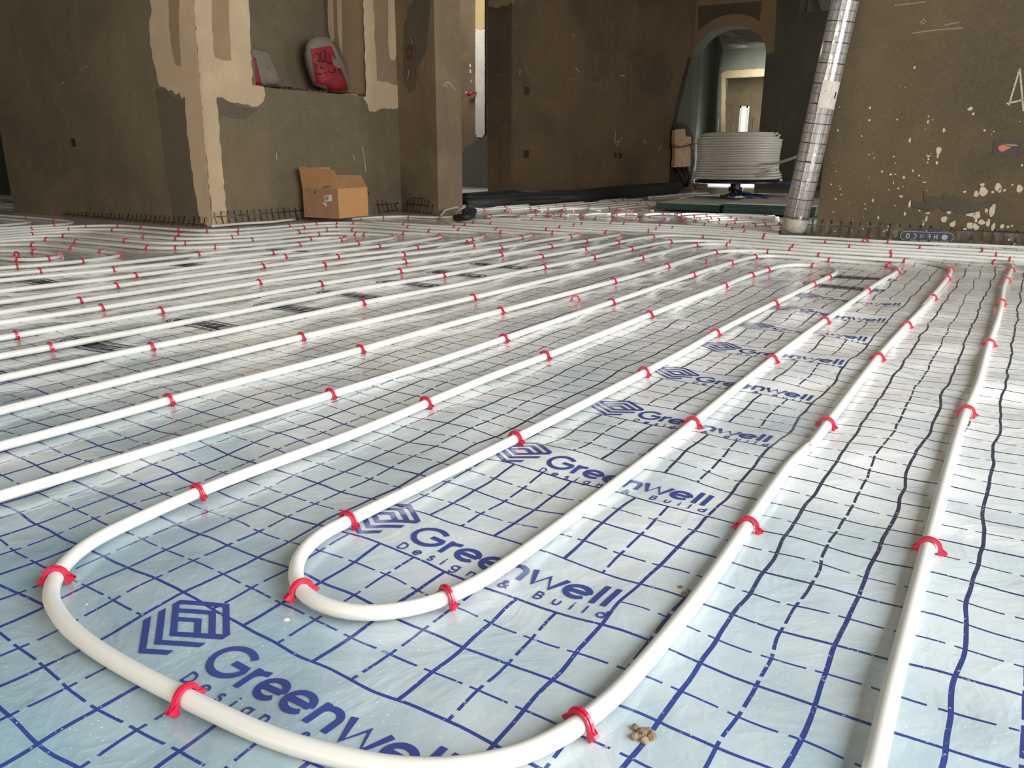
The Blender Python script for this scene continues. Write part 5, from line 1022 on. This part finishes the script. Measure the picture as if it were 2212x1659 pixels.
# angle facing the camera
vc = (EYE-(p0+axd*.8)); vc -= axd*vc.dot(axd); ac = math.atan2(vc.dot(ry), vc.dot(rx))
def rpatch(name, da0, da1, s0, s1, mat, lift, seg=12, skew=0, parent=None, lab=None):
    vs = []; fs = []
    for i in range(seg+1):
        f_ = i/seg; a = ac+da0+(da1-da0)*f_
        vs += [tuple(RP(a, s0+skew*f_, RR+lift)), tuple(RP(a, s1+skew*f_, RR+lift))]
    for i in range(seg): q = 2*i; fs.append((q, q+2, q+3, q+1))
    me = bpy.data.meshes.new(name); me.from_pydata(vs, [], fs); me.update(); o = link(name, me, mat, parent or roll, True)
    o.matrix_parent_inverse = Matrix.Translation(p0).inverted() if parent is None else Matrix.Identity(4)
    if lab: o['label'] = lab
    return o
sgn = 1 if RP(ac+.3, .8).dot(RIGHT) > RP(ac, .8).dot(RIGHT) else -1
def sp(px_, py_):   # pixel on the roll axis -> length along the roll
    best = min(np.arange(0, RL, .002), key=lambda s: abs(((p0+axd*s)-EYE).dot(-UP)/((p0+axd*s)-EYE).dot(FWD)*F_PX+H_PX/2-py_)); return float(best)
s_a, s_b = sp(0, 232), sp(0, 174)
lb = rpatch('roll_label', -.28*sgn, 1.12*sgn, s_a, s_b, M['label'], .005, lab='paper label with bars and an oval print', skew=-.004)
for i in range(9): rpatch('bar_code', (-.02+i*.018)*sgn, (-.02+i*.018+.009)*sgn, s_a+.085, s_b-.055, M['ink_black'], .0055, 2, parent=lb)
rpatch('oval_print', .80*sgn, .93*sgn, s_a+.05, s_b-.055, M['ink_black'], .0055, 4, parent=lb)
for i, q in enumerate((.28, .42, .6, .68)): rpatch('print_line', q*sgn, (q+.022)*sgn, s_a+.03+.02*(i % 2), s_b-(.02 if i == 1 else .07), M['ink_grey'], .0055, 2, parent=lb)
rpatch('tape_piece', -.22*sgn, .12*sgn, sp(0, 350), sp(0, 346), M['ink_black'], .0055, lab='bit of dark tape')

# ---------------------------------------------------------------- cardboard carton
cb = atz(731, 478, .012); cr = atz(803, 470, .012); cl_ = atz(683, 478, .012)
Zc = .031
c0 = Vector((cb.x, cb.y, Zc)); vr = Vector((cr.x-cb.x, cr.y-cb.y, 0)); vl = Vector((cl_.x-cb.x, cl_.y-cb.y, 0))
vr = vr.normalized()*.315; vl = Vector((-vr.y, vr.x, 0)).normalized()*.30
if vl.dot(Vector((cl_.x-cb.x, cl_.y-cb.y, 0))) < 0: vl = -vl
c0 += Vector((0.01, 0, 0))
Hc = atp(723, 408, (cb.x, cb.y), (cr.x, cr.y)).z-Zc
ct = empty('carton', c0, 'open brown cardboard carton with raised flaps standing on the pipes by the niche wall', 'carton')
def cpart(name, quads, mat, th=.004, lab=None, parent=None):
    bm = bmesh.new()
    for q in quads: bm.faces.new([bm.verts.new(v) for v in q])
    bmesh.ops.remove_doubles(bm, verts=bm.verts[:], dist=1e-4); bmesh.ops.recalc_face_normals(bm, faces=bm.faces[:])
    me = bpy.data.meshes.new(name); bm.to_mesh(me); bm.free(); o = link(name, me, mat, parent or ct)
    o.matrix_parent_inverse = Matrix.Translation(c0).inverted() if parent is None else Matrix.Identity(4)
    if th: s_ = o.modifiers.new('board', 'SOLIDIFY'); s_.thickness = th; s_.offset = 0
    if lab: o['label'] = lab
    return o
U = Vector((0, 0, Hc)); a, b_, c_, d_ = c0, c0+vr, c0+vr+vl, c0+vl
body = cpart('carton_body', [(a, b_, b_+U, a+U), (b_, c_, c_+U, b_+U), (c_, d_, d_+U, c_+U), (d_, a, a+U, d_+U), (a, d_, c_, b_)], M['card'])
cpart('shaded_side', [(a-vr.normalized()*.0026+Vector((0, 0, .002)), d_-vr.normalized()*.0026+Vector((0, 0, .002)), d_-vr.normalized()*.0026+U, a-vr.normalized()*.0026+U)], M['card_shade'], th=0, lab='side coloured darker brown for its shade')  # shade on this face of the carton put into its colour
out_ = -vl.normalized()
cpart('flap', [(a+U, b_+U, b_+U+vl.normalized()*.02*0+Vector((0, 0, .075))+vr.normalized()*.07+vl.normalized()*.10, a+U+Vector((0, 0, .085))+vr.normalized()*.085+vl.normalized()*.10)], M['card_in'], lab='front flap folded up')
cpart('flap', [(d_+U, a+U, a+U-vr.normalized()*.0+Vector((0, 0, .12))-vr.normalized()*.02-vl*0, d_+U+Vector((0, 0, .14))-vr.normalized()*.02)], M['card_in'], lab='side flap standing up')
cpart('flap', [(c_+U, d_+U, d_+U+Vector((0, 0, .13))+vl.normalized()*.02, c_+U+Vector((0, 0, .13))+vl.normalized()*.02)], M['card_in'], lab='back flap standing up')
cpart('flap', [(b_+U, c_+U, c_+U+vr.normalized()*.12-Vector((0, 0, .06)), b_+U+vr.normalized()*.10-Vector((0, 0, .055))+vl.normalized()*.04)], M['card_in'], lab='side flap hanging out')
LP = Plane((a.x, a.y), (d_.x, d_.y)); LP.A.z = 0
def lab_patch(name, pix, mat, d):
    pts_ = [LP.P(LP.px(*p), d) for p in pix]; return cpart(name, [pts_], mat, 0, parent=body)
lb2 = lab_patch('paper_label', [(700, 423), (717, 420), (719, 434), (702, 436)], M['label'], .005)
for i in range(5): lab_patch('label_print', [(702+i*.1, 424.6+i*2), (712-i*.6, 423.2+i*2), (712-i*.6, 424.2+i*2), (702+i*.1, 425.6+i*2)], M['ink_black'], .006)
lab_patch('torn_tape', [(698, 438), (706, 438.5), (707, 448)], M['label'], .005)
for q in ([(697, 406), (719, 403), (719, 404), (697, 407)], [(700, 402.5), (718, 400.5), (718, 401.5), (700, 403.5)], [(680, 413), (682, 412), (682, 417), (680, 418)], [(688, 395), (693, 394), (693, 396), (688, 397)]): lab_patch('carton_print', q, M['box_dark'], .005)
# scraps by the carton
q = LP.P((.34, .12), .02); q = atp(673, 453, (-4.12, 3.7), (-4.12, 3.9))
mb = MB(); mb.add([tuple(q+Vector((.0, -.035, .0))), tuple(q+Vector((0.0, -.015, .018))), tuple(q+Vector((0, .005, .008))), tuple(q+Vector((0, .03, .014))), tuple(q+Vector((0, .035, -.006))), tuple(q+Vector((0, .0, -.02)))], [(0, 1, 2, 3, 4, 5)])
o = mb.build('cardboard_scrap', M['card_in']); s_ = o.modifiers.new('t', 'SOLIDIFY'); s_.thickness = .003; tag(o, 'torn cardboard scrap caught between carton and wall film', 'scrap')

# ---------------------------------------------------------------- sacks and clutter on the niche sill
def sack(name, pix, X, thick, label, redpix, ink):
    """a filled sack: outline in the photo, real width and depth"""
    root = None
    out = [atX(x, y, X) for x, y in pix]; cy_ = sum(p.y for p in out)/len(out); czz = sum(p.z for p in out)/len(out)
    bm = bmesh.new(); R_ = 7; rings = []
    for side in (1, -1):
        rs = []
        for j in range(R_):
            f_ = j/(R_-1); sc_ = math.cos(f_*math.pi/2)**.28; dx = (math.sin(f_*math.pi/2)**1.3)*thick/2
            rs.append([bm.verts.new((X+side*dx*(1-.35*max(0, (p.z-czz)/.2)), cy_+(p.y-cy_)*max(sc_, .02), czz+(p.z-czz)*max(sc_, .02))) for p in out])
        rings.append(rs)
    n = len(out)
    for rs in rings:
        for j in range(R_-1):
            for i in range(n): bm.faces.new((rs[j][i], rs[j][(i+1) % n], rs[j+1][(i+1) % n], rs[j+1][i]))
        bm.faces.new(rs[-1])
    bmesh.ops.remove_doubles(bm, verts=bm.verts[:], dist=1e-4); bmesh.ops.recalc_face_normals(bm, faces=bm.faces[:])
    me = bpy.data.meshes.new(name); bm.to_mesh(me); bm.free()
    o = link(name, me, M['sack_white'], None, True); tag(o, label, 'sack', 'sacks in the wall niche')
    from mathutils.bvhtree import BVHTree
    bv = BVHTree.FromPolygons([v.co for v in me.vertices], [tuple(p.vertices) for p in me.polygons])
    def on(x, y, lift):
        h = bv.ray_cast(EYE, ray(x, y).normalized())
        return (h[0]+h[1]*lift*(1 if h[1].dot(EYE-h[0]) > 0 else -1)) if h[0] is not None else None
    def panel(nm, quad, mat, lift, N_=22):
        mb = MB(); g = {}
        for i in range(N_+1):
            for j in range(N_+1):
                s_, t_ = i/N_, j/N_
                x = (quad[0][0]*(1-s_)+quad[1][0]*s_)*(1-t_)+(quad[3][0]*(1-s_)+quad[2][0]*s_)*t_
                y = (quad[0][1]*(1-s_)+quad[1][1]*s_)*(1-t_)+(quad[3][1]*(1-s_)+quad[2][1]*s_)*t_
                p = on(x, y, lift)
                if p is not None: g[i, j] = len(mb.v); mb.v.append(tuple(p))
        for i in range(N_):
            for j in range(N_):
                k = [(i, j), (i+1, j), (i+1, j+1), (i, j+1)]
                if all(q in g for q in k): mb.f.append(tuple(g[q] for q in k)); mb.mi.append(0)
        return mb.build(nm, mat, o, True)
    for nm, quad in redpix: panel(nm, quad, M['sack_red'], .0012)
    mb = MB()
    for pl in ink:
        L_ = [on(x, y, .0025) for x, y in pl]; L_ = [q for q in L_ if q is not None]
        if len(L_) > 1: mb.tube(L_, .0045, 5)
    if ink: mb.build('printed_script', M['sack_ink'], o)
    return o
bs = lambda x, y: (640+x*.12054, 60+y*.12054)
sack('cement_sack', [bs(*p) for p in [(190, 300), (260, 190), (360, 160), (470, 145), (550, 165), (600, 235), (650, 320), (720, 470), (790, 620), (830, 760), (890, 880), (925, 1000), (940, 1110), (960, 1150), (900, 1175), (760, 1170), (600, 1155), (520, 1110), (400, 1060), (345, 1030), (300, 900), (260, 780), (210, 640), (175, 470)]], -4.50, .15,
     'large red and white cement sack with dark script slumped on the niche sill',
     [('red_panel', [bs(250, 380), bs(625, 318), bs(800, 720), bs(315, 760)]), ('red_panel', [bs(315, 760), bs(800, 720), bs(925, 1040), bs(350, 1020)]), ('red_panel', [bs(520, 1030), bs(925, 1030), bs(925, 1120), bs(600, 1140)])],
     [[bs(*p) for p in pl] for pl in [[(310, 470), (320, 540)], [(340, 460), (400, 470), (410, 600)], [(430, 440), (430, 560), (500, 590)], [(470, 430), (520, 410), (520, 560)], [(360, 600), (460, 610), (540, 600)], [(575, 450), (600, 500), (620, 560)], [(640, 430), (660, 470), (700, 560)], [(350, 640), (380, 720)], [(420, 640), (430, 720), (500, 730)], [(540, 630), (600, 650), (640, 620)], [(360, 820), (420, 830), (530, 800), (540, 850)], [(570, 700), (580, 790), (640, 800), (690, 790), (690, 740), (660, 760)], [(740, 770), (760, 740), (790, 770), (820, 800), (760, 800)], [(800, 810), (805, 860)]]])
sack('cement_sack', [(528, 100), (548, 103), (566, 107), (574, 111), (577, 122), (583, 140), (592, 160), (597, 178), (596, 186), (580, 187), (560, 189), (540, 189), (526, 188)], -4.48, .13,
     'smaller pale sack with a red stripe half hidden by the cream niche edge', [('red_panel', [(541, 124), (552, 124), (566, 184), (545, 184)])], [])
for (x0, y0, x1, y1, h, mt, lab) in ((600, 179, 625, 187, .02, 'box_dark', 'dark rag lying between the two sacks on the sill'), (622, 186, 680, 187, .014, 'maroon', 'flat reddish scrap lying on the sill left of the large sack'), (640, 192, 700, 197, .016, 'box_dark', 'dark scrap under the corner of the large sack'), (752, 199, 766, 205, .014, 'card_in', 'pinkish crumpled scrap at the sack foot by the niche side')):
    p = atX(x0, y1, -4.30); q = atX(x1, y1, -4.30); mb = MB(); N_ = 8
    for i in range(N_):
        ya = p.y+(q.y-p.y)*i/N_; yb = p.y+(q.y-p.y)*(i+1)/N_; hh = h*random.uniform(.5, 1.2)
        mb.box((-4.30-random.uniform(.06, .12), ya, NZ0), (-4.262-random.uniform(0, .02), yb, NZ0+hh))
    tag(bevel(mb.build('scrap', M[mt]), .004), lab, 'scrap', 'scraps on the niche sill')

# ---------------------------------------------------------------- socket boxes
def socket(plane, x, y, w, h, label, extra=None, mat='box_dark'):
    c = plane.px(x, y); e = empty('socket_box', plane.P(c, 0), label, 'socket box', 'empty socket boxes in the walls')
    mb = MB(); t = .004
    def bx_(u0, u1, z0, z1, d0, d1):
        P8 = [plane.P((u, z), d) for d in (d0, d1) for u, z in ((u0, z0), (u1, z0), (u1, z1), (u0, z1))]
        mb.add(P8, [(3, 2, 1, 0), (4, 5, 6, 7), (0, 1, 5, 4), (1, 2, 6, 5), (2, 3, 7, 6), (3, 0, 4, 7)])
    u, z = c
    bx_(u-w/2, u+w/2, z+h/2-t, z+h/2, -.001, .003); bx_(u-w/2, u+w/2, z-h/2, z-h/2+t, -.001, .003); bx_(u-w/2, u-w/2+t, z-h/2, z+h/2, -.001, .003); bx_(u+w/2-t, u+w/2, z-h/2, z+h/2, -.001, .003)
    me = mb.mesh('rim'); o = link('rim', me, M[mat], e); o.matrix_parent_inverse = Matrix.Translation(e.location).inverted()
    mb = MB(); bx_(u-w/2+t, u+w/2-t, z-h/2+t, z+h/2-t, -.001, .001); me = mb.mesh('recess'); o = link('recess', me, M['box_dark'], e); o.matrix_parent_inverse = Matrix.Translation(e.location).inverted()
    return e, c
socket(WM, 1137.5, 196, .085, .085, 'upper dark socket box on the scratched wall')
socket(WM, 1136.5, 333, .085, .085, 'lower dark socket box near the scratched wall\'s free edge')
socket(WM, 1329, 336, .06, .07, 'square dark socket box of a pair, nearer the pillar')
socket(WM, 1340, 336, .06, .07, 'square dark socket box of a pair, nearer the broken corner')
socket(WL, 159, 308, .052, .052, 'small dark socket box alone on the dim left wall')
e, c = socket(RW, 2174, 320, .118, .066, 'wide socket box with orange conduit in the splashed wall')
q = [(c[0]+x, c[1]+z) for x, z in [(-.040, 0), (-.034, .012), (-.018, .017), (.0, .012), (.022, .002), (.003, -.006), (-.012, -.017), (-.028, -.016)]]
o = RW.patch('orange_conduit_end', q, M['orange'], e, d=.007, base=.002, amp=0, uv=True); o.matrix_parent_inverse = Matrix.Translation(e.location).inverted(); o['label'] = 'bright orange conduit end'
q = [(c[0]+x, c[1]+z) for x, z in [(-.03, .022), (.04, .018), (.052, .010), (.02, .008), (-.01, .018)]]
o = RW.patch('conduit_shred', q, M['sand'], e, d=.005, base=.002, amp=0, uv=True); o.matrix_parent_inverse = Matrix.Translation(e.location).inverted()
# junction box with loose wires on the pillar
e, c = socket(PL, 893, 142, .055, .075, 'dark junction box with loose wires on the dark face of the pillar', mat='maroon')
for k, (pl, mt) in enumerate((([(888, 78), (893, 92), (896, 104), (897, 122)], 'wire'), ([(884, 100), (890, 98), (896, 110), (893, 124)], 'maroon'), ([(882, 108), (888, 104), (890, 118), (886, 128)], 'maroon'), ([(898, 96), (900, 112), (897, 130)], 'maroon'), ([(887, 150), (890, 155), (889, 165), (886, 172)], 'wire'), ([(883, 120), (886, 135), (884, 150)], 'maroon'))):
    mb = MB(); mb.tube(catmull([PL.P(PL.px(*p), .012+.004*k) for p in pl], .02), .0035 if mt == 'maroon' else .0022, 6)
    o = mb.build('loose_wire', M[mt], e, True); o.matrix_parent_inverse = Matrix.Translation(e.location).inverted()
# red hook on the lit strip in the stair hall
mb = MB(); P_ = [HP.P(HP.px(*p), d_) for p, d_ in (((1031, 200), .01), ((1028, 201), .05), ((1023, 203), .07), ((1017, 206), .075))]
mb.tube(P_, [.006, .012, .020, .026], 8); tag(mb.build('red_tag', M['red'], None, True), 'small red plastic tag sticking out beside the white plaster strip', 'tag')
tag(HP.strokes('plaster_drips', [[(1015, 138), (1017, 145)], [(1016, 150), (1017, 158)], [(1006, 198), (1008, 201)], [(1018, 174), (1018, 177)]], .025, M['white_skim'], wall_hall, .004))
# stair flank in the hall
sx = [(994, 340), (1003, 320), (1060, 287), (1060, 409), (994, 412)]
SPn = Plane((-7, 9.0), (-5, 9.0))
o = SPn.patch('stair_flank', sx, M['concrete_w'], None, d=0, base=-.28, amp=0); tag(o, kind='structure')
b = MB(); zc = SPn.px(1030, 304)[1]
# light low boards on the hall floor
p = [atz(990, 424, .03), atz(1062, 421, .03), atz(1062, 409.5, .03), atz(990, 409, .03)]
for i in range(3):
    a_, c_ = i/3, (i+.92)/3
    q = [p[0].lerp(p[3], a_), p[1].lerp(p[2], a_), p[1].lerp(p[2], c_), p[0].lerp(p[3], c_)]
    mb = MB(); mb.prism([tuple(v)[:2] for v in q], 0, .03); tag(mb.build('light_board', M['label']), 'pale board lying on the stair hall floor, %s from the pillar' % ORD[i], 'board', 'pale boards on the hall floor')
# pipes in the room behind the left wall
for i, (y0_, y1_) in enumerate(((422, 424), (427, 428), (437, 440), (442, 443.5), (446, 448))):
    q = [atz(-40, y0_-1, .012), atz(0, y0_, .012), atz(20, y1_, .012), atz(60, y1_+1, .012)]
    make_pipe('heating_pipe', [tuple(v)[:2] for v in q], 'white pipe in the room behind the left doorway, %s from the back' % ORD[i], step=.1, seg=8)

# ---------------------------------------------------------------- small litter on the film
def crumb(x, y, r, mat, label, flat=.6, n=1):
    random.seed(int(x)); p = atz(x, y, 0); bm = bmesh.new()
    for k in range(n):
        g = bmesh.ops.create_icosphere(bm, subdivisions=2, radius=r*random.uniform(.5, 1)); dx, dy = random.gauss(0, r*1.1)*(n > 1), random.gauss(0, r*1.1)*(n > 1)
        for v in g['verts']:
            s_ = 1+random.uniform(-.25, .25); v.co = Vector((v.co.x*s_+dx, v.co.y*s_+dy, v.co.z*s_*flat+r*flat*.8))
    me = bpy.data.meshes.new('crumb'); bm.to_mesh(me); bm.free(); o = link('mortar_crumb', me, mat); o.location = (p.x, p.y, float(floor_h(p.x, p.y))-.001)
    return tag(o, label, 'crumb')
crumb(1391, 1586, .0042, M['rubble'], 'brownish mortar crumb on the open film by the wide near bend', .7, 16)
crumb(618, 1330, .004, M['label'], 'torn pale film scrap on the film below the small near bend', .4, 2)
crumb(186, 1302, .003, M['label'], 'thin pale shaving on the film inside the wide near bend', .3, 1)
crumb(158, 1338, .0025, M['wire'], 'dark staple stub beside the wide near bend', 1.2, 1)
crumb(431, 737, .006, M['label'], 'small white chip on the film between two left runs', .3, 1)
crumb(1483, 1276, .004, M['rubble'], 'sandy crumb against the pipe below the logo lettering', .5, 4)
crumb(2112, 655, .005, M['label'], 'tiny bright chip on the open film far along', .2, 1)
